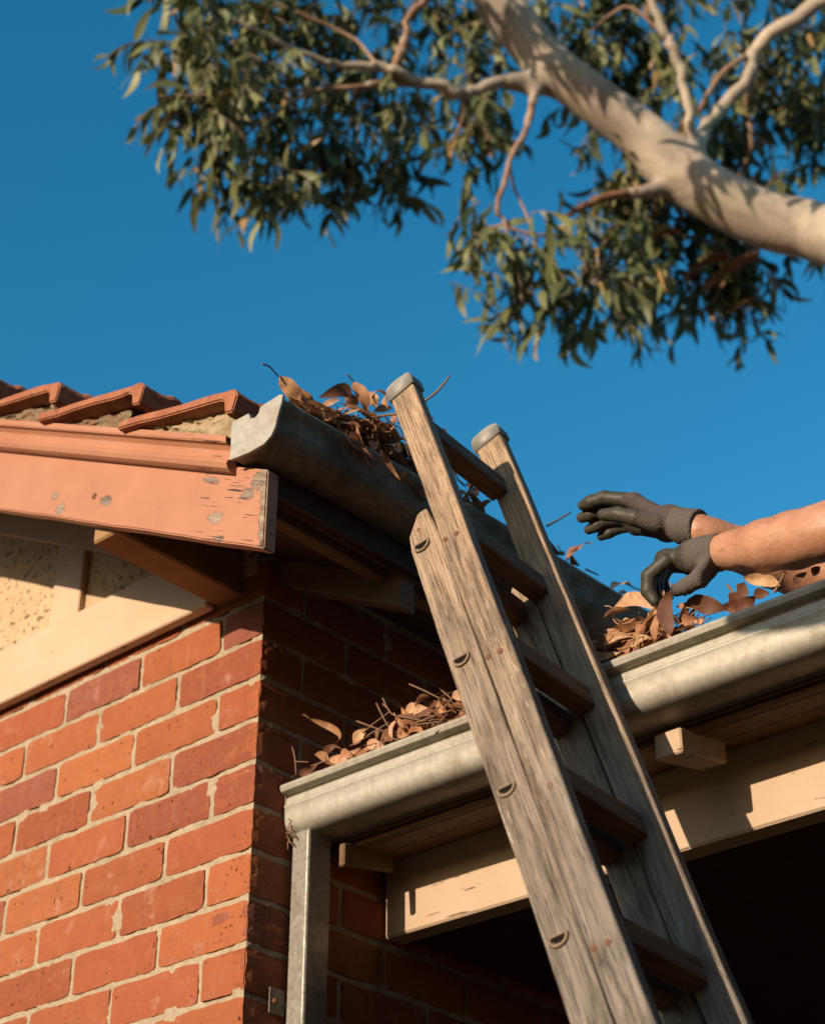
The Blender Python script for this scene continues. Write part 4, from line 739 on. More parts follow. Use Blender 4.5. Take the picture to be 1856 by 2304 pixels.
def moulding():
    prof = [(0.0, 0.000), (-0.012, 0.000), (-0.020, 0.004), (-0.024, 0.012), (-0.021, 0.019), (-0.013, 0.023), (-0.010, 0.030), (-0.012, 0.040), (-0.019, 0.047), (-0.027, 0.0485), (-0.029, 0.052), (-0.029, 0.062), (0.0, 0.062)]
    V = []; F = []; xs = np.linspace(-2.66, 0.288, 30)
    for x in xs:
        for (u, w) in prof: V.append((x, -0.350 + u, 3.250 + PITCH * (0.288 - x) + w * 1.09 - 0.004))
    m = len(prof)
    for i in range(len(xs) - 1):
        for j in range(m): F.append((i * m + j, i * m + (j + 1) % m, (i + 1) * m + (j + 1) % m, (i + 1) * m + j))
    F.append(tuple(range(m))); F.append(tuple((len(xs) - 1) * m + j for j in range(m - 1, -1, -1)))
    o = mesh_obj('moulding', V, F, M['salmon'], barge)
    bm = bmesh.new(); bm.from_mesh(o.data); bmesh.ops.recalc_face_normals(bm, faces=bm.faces[:]); bm.to_mesh(o.data); bm.free()
moulding()
# dark rusty disc drawn in place of a hole in the board
for (x, z) in ((-0.103, 3.372),):
    V, F = tube_data([(x, -0.3512, z), (x, -0.349, z)], [0.0065, 0.0075], 10); mesh_obj('dark_hole_disc', V, F, M['rust'], barge, True)

# ---- roof: tiles are objects in the rows at the gable end, joined further on
def tile_mesh(seed=0):
    r = random.Random(seed)
    L, W = 0.335, 0.262; us = [0, .06, .12, .18, .24, .27, .29, .302, .312, .322, .330, .335]; V = []; F = []
    def top(u): return 0.020 - (0 if u < .318 else ((u - .318) / .017) ** 2 * .012)
    def bot(u):
        if u < 0.27: return 0.0015
        if u < 0.300: return 0.0015 + (u - .27) / .03 * 0.003
        return 0.0045 - min(1, (u - .300) / .010) * 0.031
    vs = [0, .012, .04, .06, .075, .09, .105, .12, .14, .16, .18, .20, .215, .23, .25, W]
    def wv(v):
        r = 0
        for c in (0.082, 0.205):
            d = abs(v - c)
            if d < .03: r += 0.011 * (0.5 + 0.5 * math.cos(PI * d / .03))
        return r
    for v in vs:
        for u in us: V.append((u, v, top(u) + wv(v)))
        for u in us: V.append((u, v, bot(u) + wv(v) * 0.9))
    n = len(us); m = 2 * n
    for j in range(len(vs) - 1):
        for i in range(n - 1):
            a, b = j * m + i, (j + 1) * m + i
            F.append((a, a + 1, b + 1, b)); F.append((a + n, b + n, b + n + 1, a + n + 1))
        F.append((j * m, (j + 1) * m, (j + 1) * m + n, j * m + n)); F.append((j * m + n - 1, j * m + 2 * n - 1, (j + 1) * m + 2 * n - 1, (j + 1) * m + n - 1))
    for j in (0, len(vs) - 1):
        for i in range(n - 1):
            a = j * m + i; F.append((a, a + n, a + n + 1, a + 1) if j == 0 else (a, a + 1, a + n + 1, a + n))
    V = [(x + r.uniform(-.0011, .0011), y + r.uniform(-.0012, .0012), z + r.uniform(-.0010, .0010) + .0012 * math.sin(x * 31 + seed)) for x, y, z in V]
    me = bpy.data.meshes.new('roof_tile'); me.from_pydata(V, [], F); me.materials.append(M['tile'])
    bm = bmesh.new(); bm.from_mesh(me); bmesh.ops.recalc_face_normals(bm, faces=bm.faces[:])
    ed = [e for e in bm.edges if len(e.link_faces) == 2 and e.calc_face_angle(0) > 1.0]
    bmesh.ops.bevel(bm, geom=ed, offset=0.0028, segments=2, affect='EDGES'); bm.to_mesh(me); bm.free()
    return me
TILES = [tile_mesh(s) for s in range(5)]; TILE = TILES[0]
roof = prism('roof', [(0.34, roof_line(0.34) + 0.012), (-2.65, roof_line(-2.65) + 0.012), (-5.64, roof_line(0.34) + 0.012), (-5.64, roof_line(0.34) - 0.03), (-2.65, roof_line(-2.65) - 0.03), (0.34, roof_line(0.34) - 0.03)], 'y', -0.318, 8.2, M['darkwood'], house)
TA = math.atan(0.262)
def tile_matrix(j, y):
    nx, nz = 0.325 - 0.2545 * j, 3.388 + 0.1365 * j     # nose top
    rot = Matrix.Rotation(TA, 4, 'Y')
    top = Vector((0.335, 0, 0.020)); top.rotate(rot.to_euler())
    return Matrix.Translation(Vector((nx, y, nz)) - top) @ rot
for j in range(0, 11):
    for c in range(4):
        o = bpy.data.objects.new('roof_tile', TILES[(j * 3 + c) % 5])
        jit = Matrix.Translation((random.uniform(-.006, .006), random.uniform(-.003, .003), random.uniform(-.002, .002))) @ Matrix.Rotation(random.uniform(-.012, .012), 4, 'Y')
        o.matrix_world = tile_matrix(j, -0.398 + 0.25 * c) @ jit
        o.parent = roof; COL.objects.link(o)
def far_tiles():
    co = np.array([v.co for v in TILE.vertices]); fs = [tuple(p.vertices) for p in TILE.polygons]; V = []; F = []
    mats = [(tile_matrix(j, -0.398 + 0.25 * c)) for j in range(0, 11) for c in range(4, 33)] + [tile_matrix(j, -0.398 + 0.25 * c) for j in range(11, 12) for c in range(0, 33)]
    flip = Matrix.Translation((-2.65 * 2, 0, 0)) @ Matrix.Scale(-1, 4, (1, 0, 0))
    allm = mats + [flip @ tile_matrix(j, -0.398 + 0.25 * c) for j in range(0, 12) for c in range(0, 33)]
    # a light version of the tile: every second ring only
    lo = bmesh.new()
    for u, z in ((0, .02), (.335, .02), (.335, -.03), (.30, .0)): pass
    base = [(0, 0, .02), (.335, 0, .02), (.335, 0, -.03), (0, .08, .033), (.335, .08, .033), (.335, .08, -.02), (0, .14, .02), (.335, .14, .02), (.335, .14, -.03), (0, .205, .033), (.335, .205, .033), (.335, .205, -.02), (0, .262, .02), (.335, .262, .02), (.335, .262, -.03)]
    bf = [(a, a + 3, a + 4, a + 1) for a in (0, 3, 6, 9)] + [(a + 1, a + 4, a + 5, a + 2) for a in (0, 3, 6, 9)]
    lo.free()
    B = np.c_[np.array(base), np.ones(len(base))]
    for m in allm:
        o = len(V); V.extend((B @ np.array(m).T)[:, :3].tolist()); F.extend([tuple(o + i for i in f) for f in bf])
    o = mesh_obj('roof_tiles_beyond', V, F, M['tile'], roof); o['kind'] = 'stuff'
    V, F = tube_data([(-2.65, -0.4, roof_line(-2.65) + 0.09), (-2.65, 8.2, roof_line(-2.65) + 0.09)], [0.11, 0.11], 12)
    mesh_obj('ridge_capping', V, F, M['tile'], roof, True)
far_tiles()
# bedding mortar between the moulding and the tile edges
def bedding(name, x0, x1, lowf, highf, y, mat, amp=0.004, lab=None):
    nx, nz = max(8, int((x1 - x0) / 0.007)), 9; V = []; F = []
    n1 = rng.normal(0, 1, (nx + 1, nz + 1)); n2 = rng.normal(0, 1, (nx // 4 + 2, 4))
    for i in range(nx + 1):
        x = x0 + (x1 - x0) * i / nx; l, h = lowf(x), highf(x)
        for j in range(nz + 1):
            t = j / nz; e = 1 if 0 < j < nz and 0 < i < nx else 0.3
            V.append((x + 0.002 * n1[i, j] * e, y + amp * (0.5 * n1[i, j] + n2[i // 4, j // 3]) * e + (0.008 if j in (0, nz) or i in (0, nx) else 0), l + (h - l) * t + 0.0015 * n1[i, j]))
    for i in range(nx):
        for j in range(nz):
            a = i * (nz + 1) + j; F.append((a, a + nz + 1, a + nz + 2, a + 1))
    b = len(V); ring = [i * (nz + 1) for i in range(nx + 1)] + [nx * (nz + 1) + j for j in range(1, nz + 1)] + [i * (nz + 1) + nz for i in range(nx - 1, -1, -1)] + [j for j in range(nz - 1, 0, -1)]
    for q in ring: V.append((V[q][0], -0.318, V[q][2]))
    m = len(ring)
    for i in range(m): F.append((ring[i], ring[(i + 1) % m], b + (i + 1) % m, b + i))
    o = mesh_obj(name, V, F, mat, roof, True)
    if lab: o['label'] = lab
mo_top = lambda x: 3.250 + PITCH * (0.288 - x) + 0.063
def tile_under(x):
    # underside of the lowest tile edge above x
    best = 9
    for j in range(0, 12):
        nx, nz = 0.325 - 0.2545 * j, 3.388 + 0.1365 * j
        if nx - 0.31 < x < nx - 0.03: best = min(best, nz + (nx - x) * 0.262 - 0.021)
    return best if best < 9 else mo_top(x) + 0.06
bedding('bedding_mortar', -0.26, -0.01, mo_top, lambda x: tile_under(x) - 0.002, -0.362, M['bedding'])
bedding('bedding_mortar', -0.52, -0.262, mo_top, lambda x: tile_under(x) - 0.002, -0.364, M['bedding'])
for j in range(2, 10):
    bedding('bedding_mortar', -0.52 - 0.2545 * (j - 1), -0.522 - 0.2545 * (j - 2), mo_top, lambda x: tile_under(x) - 0.002, -0.362, M['bedding'])
bedding('bedding_mortar', 0.075, 0.288, mo_top, lambda x: mo_top(x) + 0.010 + 0.052 * min(1, max(0, (x - 0.075) / 0.17)) ** 0.8, -0.366, M['bedding_pale'], 0.004, 'pale crumbling mortar under the lowest tile')

# ---- eave of the house: fascia, soffit, rafter tails, gutter
EY0, EY1 = -0.318, 8.0
box('fascia', (0.276, EY0, 3.226), (0.300, EY1, 3.330), M['eavewood'], house, 0.003)
box('fascia', (0.262, EY0, 3.205), (0.291, EY1, 3.2235), M['eavewood'], house, 0.003)
for i in range(4):
    xa = 0.268 - 0.068 * i; xb = xa - 0.065
    zf = lambda x: roof_line(x) - 0.034
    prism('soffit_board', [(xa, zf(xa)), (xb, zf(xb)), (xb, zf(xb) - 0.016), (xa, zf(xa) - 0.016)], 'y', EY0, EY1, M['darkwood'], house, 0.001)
for i in range(9):
    y = 0.030 + 0.62 * i
    zb = lambda x: 3.136 + PITCH * (0.325 - x)
    prism('rafter', [(0.325, 3.238), (0.315, 3.2435), (0.3, 3.2513), (-0.3, zb(-0.3) + 0.102), (-0.3, zb(-0.3)), (0.325, 3.136)], 'y', y, y + 0.042, M['eavewood'], house, 0.003)  # tails in darker timber, the under-eave shade put into their colour
GU = [(0.309, 3.334), (0.309, 3.256), (0.352, 3.2495), (0.384, 3.2505), (0.400, 3.258), (0.409, 3.270), (0.413, 3.284), (0.4150, 3.296), (0.4185, 3.305), (0.422, 3.311), (0.4255, 3.316), (0.427, 3.322), (0.424, 3.3275), (0.418, 3.328), (0.415, 3.323)]
gut = sheet_profile('gutter', GU, 'y', -0.376, 8.0, M['galv_old'], house, 0.0016, 90, 0.0012, (0.014, 0.048))
gut['label'] = 'stained old galvanised gutter heaped with dead leaves along the tiled eave'
cap_poly = [(0.305, 3.332), (0.346, 3.331), (0.352, 3.318), (0.362, 3.314), (0.371, 3.319), (0.374, 3.331), (0.421, 3.3345), (0.4285, 3.330), (0.4265, 3.316), (0.4215, 3.302), (0.4175, 3.288), (0.4140, 3.272), (0.4050, 3.257), (0.388, 3.2475), (0.352, 3.2465), (0.306, 3.2525)]
ec = prism('end_cap', cap_poly, 'y', -0.383, -0.3765, M['galv_cap'], house, 0.0008); ec['label'] = 'bright bent end cap of the upper gutter'

# ---- veranda
VT = math.tan(math.radians(10))
def vz(y): return 2.905 + (y - 0.16) * VT
VX1 = 4.4
def vsheet():
    V = []; F = []; n = 220
    for i in range(n + 1):
        x = 0.006 + (VX1 - 0.006) * i / n; w = 0.008 * math.sin(x * 2 * PI / 0.076)
        for y in (0.125, 4.2): V.append((x, y, vz(y) + w))
    for i in range(n): F.append((2 * i, 2 * i + 2, 2 * i + 3, 2 * i + 1))
    mesh_obj('roof', V, F, M['sheet'], veranda, True)
vsheet()
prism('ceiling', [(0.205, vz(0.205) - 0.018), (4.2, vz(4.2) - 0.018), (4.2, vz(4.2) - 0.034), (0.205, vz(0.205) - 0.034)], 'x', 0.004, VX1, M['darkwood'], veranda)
box('fascia', (0.006, 0.178, 2.801), (VX1, 0.198, 2.892), M['eavewood'], veranda, 0.003)
box('fascia', (0.006, 0.181, 2.7885), (VX1, 0.196, 2.7985), M['eavewood'], veranda, 0.002)
sz = lambda y: 2.7905 + 0.2 * (y - 0.2)
for ya, yb in ((0.200, 0.2685), (0.2705, 0.338)):
    prism('soffit_board', [(ya, sz(ya)), (yb, sz(yb)), (yb, sz(yb) + 0.010), (ya, sz(ya) + 0.010)], 'x', 0.006, VX1, M['eavewood'], veranda, 0.001)
for i in range(7):
    x0 = 0.079 + 0.652 * i; t10 = 0.20; x1 = x0 + 0.051
    if i == 0: x0, x1 = 0.070, 0.084
    if i == 1: x0, x1 = x0 + 0.03, x1 + 0.03
    prism('rafter', [(0.150, 2.787), (0.285, 2.787 + 0.135 * t10), (0.285, 2.743 + 0.135 * t10), (0.150, 2.743)], 'x', x0, x1, M['eavewood' if i == 0 else 'beam'], veranda, 0.003)  # first rafter in darker timber: its shade is put into the colour
bm_ = box('beam', (0.012, 0.340, 2.672), (VX1, 0.390, 2.838), M['beam'], veranda, 0.004); bm_['label'] = 'cream painted beam with peeling paint, half in sun'
box('ceiling', (0.006, 0.392, 2.690), (VX1, 4.2, 2.705), M['darkwood'], veranda, 0)  # dark lining added so the space under the beam reads black
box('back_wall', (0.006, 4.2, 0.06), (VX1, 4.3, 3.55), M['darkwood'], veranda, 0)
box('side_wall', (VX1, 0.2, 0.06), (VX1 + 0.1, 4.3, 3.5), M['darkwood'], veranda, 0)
for x in (2.9, 4.3): box('post', (x, 0.32, 0.06), (x + 0.09, 0.41, 2.670), M['beam'], veranda, 0.004)
GL = [(0.174, 2.886), (0.174, 2.806), (0.120, 2.8012), (0.108, 2.8020), (0.094, 2.8045), (0.0845, 2.810), (0.0785, 2.819), (0.0763, 2.830), (0.0760, 2.848), (0.0735, 2.8510), (0.0725, 2.8540), (0.0735, 2.8570), (0.0765, 2.8590), (0.0775, 2.8700), (0.0815, 2.8735), (0.0790, 2.8768), (0.0700, 2.8765), (0.0625, 2.8795), (0.0592, 2.8860), (0.0615, 2.8925), (0.0675, 2.8955), (0.0735, 2.8930), (0.0755, 2.888)]
vg = sheet_profile('gutter', [(a, b) for a, b in GL][::-1], 'x', 0.004, VX1, M['galv'], veranda, 0.0016, 90, 0.0008, (0, -0.001))
vg['label'] = 'pale galvanised veranda gutter with rolled lip'
capv = prism('end_cap', [(0.174, 2.884), (0.174, 2.806), (0.124, 2.8015), (0.108, 2.8022), (0.094, 2.805), (0.085, 2.811), (0.079, 2.82), (0.0767, 2.84), (0.0765, 2.875), (0.066, 2.880)], 'x', 0.0015, 0.0045, M['galv_old'], veranda)
# downpipe with bracket
def downpipe():
    bm = box_bm((0.012, 0.088, 0.1), (0.056, 0.148, 2.806), 0.005, 3)
    dp = bm_obj('downpipe', bm, M['pipe'], veranda, False)
    box('joint_band', (0.0095, 0.0855, 2.30), (0.0585, 0.1505, 2.452), M['pipe'], dp, 0.005, 2)
    b = box('bracket', (0.0065, 0.052, 2.470), (0.0095, 0.089, 2.515), M['galv_old'], dp, 0.0012)
    V, F = tube_data([(0.0065, 0.064, 2.492), (0.0150, 0.064, 2.492)], [0.006, 0.0045], 10); mesh_obj('screw', V, F, M['rust'], dp, True)
    # clogged corner: webs and dirt below the gutter end
    V = []; F = []
    for i in range(28):
        a = Vector((random.uniform(0.002, 0.03), random.uniform(0.075, 0.10), random.uniform(2.79, 2.83)))
        b_ = a + Vector((random.uniform(-.006, .02), random.uniform(-.012, .012), random.uniform(-.03, .01)))
        v, f = tube_data([a, (a + b_) / 2 + Vector((0, -.003, -.002)), b_], [0.0008, 0.0013, 0.0006], 4); o = len(V); V += v; F += [tuple(o + i for i in q) for q in f]
    w = mesh_obj('dirt_tuft', V, F, M['twig'], dp); w['kind'] = 'stuff'
downpipe()

# ------------------------------------------------------------------ extension ladder
E2 = Vector((-0.324, 0.011, 0.946)).normalized()
_az = math.radians(-4.6); E1 = Vector((math.sin(_az), math.cos(_az), 0)); E1 = (E1 - E2 * E1.dot(E2)).normalized()
LP = Vector((0.606, -0.257, 3.341))
ladder = thing('extension_ladder', 'weathered wooden extension ladder leaning up against the leaf-filled eave gutter', 'ladder', (0, 0, 0))
YL = E2.cross(E1)
ladder.matrix_world = Matrix(((E1.x, YL.x, E2.x, LP.x), (E1.y, YL.y, E2.y, LP.y), (E1.z, YL.z, E2.z, LP.z), (0, 0, 0, 1)))
BOT = -LP.z / E2.z + 0.03
def board_mesh(x0, x1, y0, y1, z0, z1, arris=0.0035, chamf=0.0, wav=0.0009):
    """long board along z, finely divided so its arrises can wander"""
    n = max(4, int((z1 - z0) / 0.03)); V = []; F = []
    for i in range(n + 1):
        z = z0 + (z1 - z0) * i / n
        wx, wy = wav * math.sin(z * 17 + x0 * 60) + random.uniform(-1, 1) * wav * .35, wav * math.sin(z * 11 + y0 * 40) + random.uniform(-1, 1) * wav * .35
        a, b, c, d = x0, x1, y0, y1
        if chamf and z > z1 - chamf:
            t = (z - (z1 - chamf)) / chamf; d = d - 0.030 * t ** 1.6; c = c + 0.006 * t
        r = arris
        for (x, y) in ((a + r, c), (b - r, c), (b - r * .3, c + r * .3), (b, c + r), (b, d - r), (b - r * .3, d - r * .3), (b - r, d), (a + r, d), (a + r * .3, d - r * .3), (a, d - r), (a, c + r), (a + r * .3, c + r * .3)):
            V.append((x + wx * .6, y + wy, z))
    m = 12
    for i in range(n):
        for j in range(m): F.append((i * m + j, i * m + (j + 1) % m, (i + 1) * m + (j + 1) % m, (i + 1) * m + j))
    F.append(tuple(range(m - 1, -1, -1))); F.append(tuple(n * m + j for j in range(m)))
    return V, F
def ladder_board(name, *a, mat='ladder', **k):
    V, F = board_mesh(*a, **k); o = mesh_obj(name, V, F, M[mat], ladder)
    bm = bmesh.new(); bm.from_mesh(o.data); bmesh.ops.recalc_face_normals(bm, faces=bm.faces[:]); bm.to_mesh(o.data); bm.free(); return o
# local axes: x along the rungs (near to far), y towards the house, z up the rails
NT, FT = 0.012, 0.062
s1 = ladder_board('rail', 0.0, 0.027, 0.0, 0.0485, BOT + 1.2, NT)
s2 = ladder_board('rail', 0.256, 0.283, -0.014, 0.040, BOT + 1.2, FT)
s3 = ladder_board('rail', -0.001, 0.026, 0.0492, 0.1045, BOT, -0.268, chamf=0.045)
s4 = ladder_board('rail', 0.258, 0.285, 0.0435, 0.098, BOT, -0.268, chamf=0.045)
def rung(x0, x1, y0, y1, z, h, dz=0.0):
    bm = box_bm((0, 0, -h / 2), (x1 - x0, y1 - y0, h / 2), 0.004, 2)
    for v in bm.verts: v.co.z += dz * (v.co.x / (x1 - x0))
    o = bm_obj('rung', bm, M['rung'], ladder); o.location = (x0, y0, z); return o
z = -0.068
RZ = []
while z > BOT + 1.3: RZ.append(z); z -= 0.2465
for i, z in enumerate(RZ): rung(0.0272, 0.2558, 0.012, 0.046, z - 0.004, 0.042, 0.006)
z = -0.330
RB = []
while z > BOT + 0.1: RB.append(z); z -= 0.2405
for z in RB: rung(0.0252, 0.2578, 0.062, 0.096, z, 0.040, 0.0)
# zinc caps on the rail tops
def rail_cap(x0, x1, y0, y1, zt):
    bm = bmesh.new(); t = 0.0028; n = 9
    prof = []
    for i in range(n):
        a = PI * i / (n - 1); prof.append(((y0 + y1) / 2 - math.cos(a) * ((y1 - y0) / 2 + t), zt + 0.004 + math.sin(a) ** 0.6 * 0.013))
    prof = [(y0 - t, zt - 0.017)] + prof + [(y1 + t, zt - 0.020)]
    rows = []
    for k, (x, ins) in enumerate(((x0 - t, .004), (x0 - t + .002, 0), ((x0 + x1) / 2, -0.001), (x1 + t - .002, 0), (x1 + t, .004))):
        rows.append([bm.verts.new((x + random.uniform(-.0005, .0005), y + random.uniform(-.0006, .0006), w - (ins if 0 < i < len(prof) - 1 else 0) + random.uniform(-.0007, .0007))) for i, (y, w) in enumerate(prof)])
    for a, b in zip(rows, rows[1:]):
        for i in range(len(prof) - 1): bm.faces.new((a[i], a[i + 1], b[i + 1], b[i]))
    for r in (rows[0], rows[-1]): bm.faces.new(r)
    bm.faces.new([r[0] for r in rows] + [r[-1] for r in rows][::-1])
    bmesh.ops.recalc_face_normals(bm, faces=bm.faces[:])
    return bm_obj('rail_cap', bm, M['zinc'], ladder, True)
rail_cap(0.0, 0.027, 0.0, 0.0485, NT)
rail_cap(0.256, 0.283, -0.014, 0.040, FT)
# nails at the fly rungs, half-moon rung ferrules on the base rail
def nail(y, z, r=0.0042):
    bm = bmesh.new(); n = 12
    c1 = [bm.verts.new((-0.0016, y + r * math.cos(2 * PI * k / n), z + r * math.sin(2 * PI * k / n))) for k in range(n)]
    c0 = [bm.verts.new((0.0010, y + r * 1.1 * math.cos(2 * PI * k / n), z + r * 1.1 * math.sin(2 * PI * k / n))) for k in range(n)]
    c2 = [bm.verts.new((-0.0002, y + r * .45 * math.cos(2 * PI * k / n), z + r * .45 * math.sin(2 * PI * k / n))) for k in range(n)]
    for k in range(n):
        bm.faces.new((c0[k], c0[(k + 1) % n], c1[(k + 1) % n], c1[k])); bm.faces.new((c1[k], c1[(k + 1) % n], c2[(k + 1) % n], c2[k]))
    bm.faces.new(c2)
    bmesh.ops.recalc_face_normals(bm, faces=bm.faces[:]); bm_obj('nail', bm, M['rust'], s1, True)
for z in RZ[1:]:
    nail(0.041, z - 0.036); nail(0.0195, z - 0.040)
nail(0.078, -0.298, 0.0035)
def ferrule(y, z):
    """raised half-moon ring round a flat near-black face painting the shade of the rung opening"""
    pts = []
    for i in range(17):
        a = math.radians(-15 + 210 * i / 16) + PI
        pts.append((-0.0030, y + 0.0135 * math.cos(a) * 1.0, z + 0.0105 * math.sin(a)))
    V, F = tube_data(pts, [0.0022] * len(pts), 6); o = mesh_obj('ferrule', V, F, M['bracket'], s3, True)
    bm = bmesh.new(); top = [bm.verts.new((-0.0026, y + 0.0115 * math.cos(t), z + 0.0028 + 0.002 * math.sin(t * 2))) for t in (PI, PI * .75, PI / 2, PI / 4, 0)]
    low = [bm.verts.new((-0.0026, y + 0.0108 * math.cos(t), z - 0.0075 * math.sin(t) + 0.002)) for t in (PI * .12, PI * .3, PI * .5, PI * .7, PI * .88)]
    bm.faces.new(top + low); bm_obj('rung_hole_shade', bm, M['hole'], o)
    pts = [(-0.003, y + 0.0125 * math.cos(t), z + 0.0035 + 0.0015 * math.sin(t * 2)) for t in (PI, PI * .75, PI / 2, PI / 4, 0)]
    V, F = tube_data(pts, [0.0018] * 5, 6); mesh_obj('brow', V, F, M['bracket'], o, True)
for z in RB: ferrule(0.081, z)

# unseen second gum, added so its bough casts a shadow on the gutter end
shadow_gum = thing('gum_tree', 'unseen second gum tree, added so its bare dead bough shadows the veranda gutter', 'tree', (4.3, -2.7, 0))
_P, _R = smooth_path([(4.3, -2.7, -0.05), (4.27, -2.68, 1.6), (4.2, -2.62, 3.2), (4.25, -2.6, 5.2), (4.1, -2.5, 7.0)], [0.20, 0.15, 0.13, 0.10, 0.05], 5)
_V, _F = tube_data(_P, _R, 14, True, 0.03); o = mesh_obj('trunk', _V, _F, M['bark'], None, True); o.parent = shadow_gum; o.matrix_parent_inverse = Matrix.Translation((-4.3, 2.7, 0))
_P, _R = smooth_path([(4.2, -2.62, 3.5), (3.3, -2.2, 3.45), (2.2, -1.75, 3.33), (1.4, -1.52, 3.205), (1.15, -1.50, 3.214), (1.00, -1.495, 3.226), (0.92, -1.49, 3.238)], [0.09, 0.075, 0.060, 0.046, 0.040, 0.030, 0.014], 5)
_V, _F = tube_data(_P, _R, 12, True, 0.05); o = mesh_obj('dead_branch', _V, _F, M['deadwood'], None, True); o.parent = shadow_gum; o.matrix_parent_inverse = Matrix.Translation((-4.3, 2.7, 0))
# ------------------------------------------------------------------ dry leaves and twigs in the gutters
def dead_leaf_mesh(L, W, bend, seed, shape=0, stem=0.0):
    """x along the leaf from base (0) to tip (L), y across, z out of the face"""
    r = random.Random(seed); nx, ny = 12, 4; V = []; F = []
    sick = r.uniform(-0.16, 0.16); cup = r.uniform(0.05, 0.35); wav = r.uniform(0.02, 0.10); ph = r.uniform(0, 6); twist = r.uniform(-0.7, 0.7)
    for i in range(nx + 1):
        t = i / nx
        if shape == 1: w = (math.sin(PI * min(1, t ** 0.9)) ** 0.8)
        elif shape == 2: w = math.sin(PI * min(1, t * .97 + .02)) ** 0.6 * (1 + 0.35 * math.sin(t * 17))
        else: w = (math.sin(PI * t ** 0.72)) ** 0.85 if 0 < t < 1 else 0
        w = max(w, 0.03) * W / 2 * 0.9
        ang = bend * PI * (t - 0.5) * 1.6
        x = L * t; z = -bend * L * 0.9 * (t - 0.5) ** 2 * 2
        yc = sick * L * math.sin(PI * t)
        tw = twist * (t - 0.5)
        for j in range(ny + 1):
            s = (j / ny - 0.5) * 2; y = s * w
            zz = cup * abs(s) * w + wav * W * math.sin(t * 11 + ph + s * 1.3) * abs(s)
            y2 = y * math.cos(tw) - zz * math.sin(tw); z2 = y * math.sin(tw) + zz * math.cos(tw)
            V.append((x, yc + y2, z + z2))
    for i in range(nx):
        for j in range(ny):
            a = i * (ny + 1) + j; F.append((a, a + 1, a + ny + 2, a + ny + 1))
    me = bpy.data.meshes.new('dead_leaf'); 
    if stem > 0:
        pts = [(0.002, 0, V[2][2]), (-stem * .5, 0.002, V[2][2] + .003), (-stem, 0.001, V[2][2] + 0.008)]
        v, f = tube_data(pts, [0.0010, 0.0008, 0.0009], 5); o = len(V); V += [tuple(q) for q in v]; F += [tuple(o + i for i in q) for q in f]
    me.from_pydata([tuple(v) for v in V], [], F); me.materials.append(M['deadleaf'])
    me.polygons.foreach_set('use_smooth', [True] * len(me.polygons)); return me
LEAF_TONES = {'pale': (0.92, 0.53, 0.28), 'brown': (0.62, 0.30, 0.135), 'dark': (0.20, 0.075, 0.034)}
HEAPS = {'u': 'in eave gutter heap by near rail', 'f': 'on eave gutter beyond the ladder', 'l': 'in veranda gutter beside brick wall', 'r': 'in veranda gutter under the gloves'}
GROUPS = {'u': 'dead leaves in the eave gutter by the ladder', 'f': 'dead leaves in the eave gutter beyond the ladder', 'l': 'dead leaves in the veranda gutter by the wall', 'r': 'dead leaves in the veranda gutter by the gloves'}
TONE_WORD = {'pale': 'pale tan dead gum leaf', 'brown': 'curled brown dead gum leaf', 'dark': 'dark brown shrivelled dead leaf'}
def zone(h, p):
    if h == 'u': return 'in the eave gutter ' + ('just behind its end cap' if p.y < -.22 else 'at the middle of the heap' if p.y < -.10 else 'against the near ladder rail' if p.y < 0 else 'between the ladder rails')
    if h == 'f': return 'on the eave gutter ' + ('behind the far ladder rail' if p.y < .3 else 'right of the ladder' if p.y < .6 else 'above the veranda gutter')
    if h == 'l': return 'in the veranda gutter ' + ('near the brick wall' if p.x < .15 else 'above the middle of the beam' if p.x < .28 else 'left of the near ladder rail' if p.x < .42 else 'behind the ladder')
    return 'in the veranda gutter ' + ('beside the far ladder rail' if p.x < .70 else 'under the lower glove fingertips' if p.x < .80 else 'below the lower glove wrist' if p.x < .98 else 'below the bare forearms')
SPECIAL = {0: 'broad tan dead leaf standing upright at the capped end of the eave gutter', 7: 'twisted brown dead leaf poking highest out of the eave heap',
           18: 'thin brown dead leaf strip hanging over the eave gutter lip', 19: 'long curved dead leaf dangling lowest from the eave gutter lip',
           26: 'rolled up dead leaf on the eave gutter between the two ladder rails', 27: 'tan leaf touching the far ladder rail cap',
           31: 'dark curled leaf arching over the eave gutter just right of the ladder', 32: 'half lit dead leaf with upright point on the eave gutter beyond the ladder'}
def frame_from(base, tip, twist, toward):
    X = (tip - base).normalized(); Z = (toward - X * toward.dot(X)).normalized(); Y = Z.cross(X)
    m = Matrix(((X.x, Y.x, Z.x, base.x), (X.y, Y.y, Z.y, base.y), (X.z, Y.z, Z.z, base.z), (0, 0, 0, 1)))
    return m @ Matrix.Rotation(twist, 4, 'X')
def put_leaf(base, tip, w, twist, bend, tone, heap, shape, seed, label=None, toward=None):
    base, tip = Vector(base), Vector(tip); L = (tip - base).length
    if L < 0.004: return
    me = dead_leaf_mesh(L, w, bend, seed, shape, 0.012 if shape == 0 and random.random() < .4 else 0.0)
    o = bpy.data.objects.new('dead_leaf', me)
    o.matrix_world = frame_from(base, tip, twist, toward or (cam.location - base).normalized())
    key = 'pale' if tone > 0.86 else ('brown' if tone > 0.58 else 'dark')
    c = LEAF_TONES[key]; f = random.uniform(0.85, 1.12)
    o.color = (c[0] * f, c[1] * f * random.uniform(.92, 1.06), c[2] * f, 1); COL.objects.link(o)
    tag(o, label or (TONE_WORD[key] + ' ' + zone(heap, base.lerp(tip, .5))), 'leaf', GROUPS[heap])
_toward = Vector((0.12, -1.0, 0.12)).normalized() * 1.5
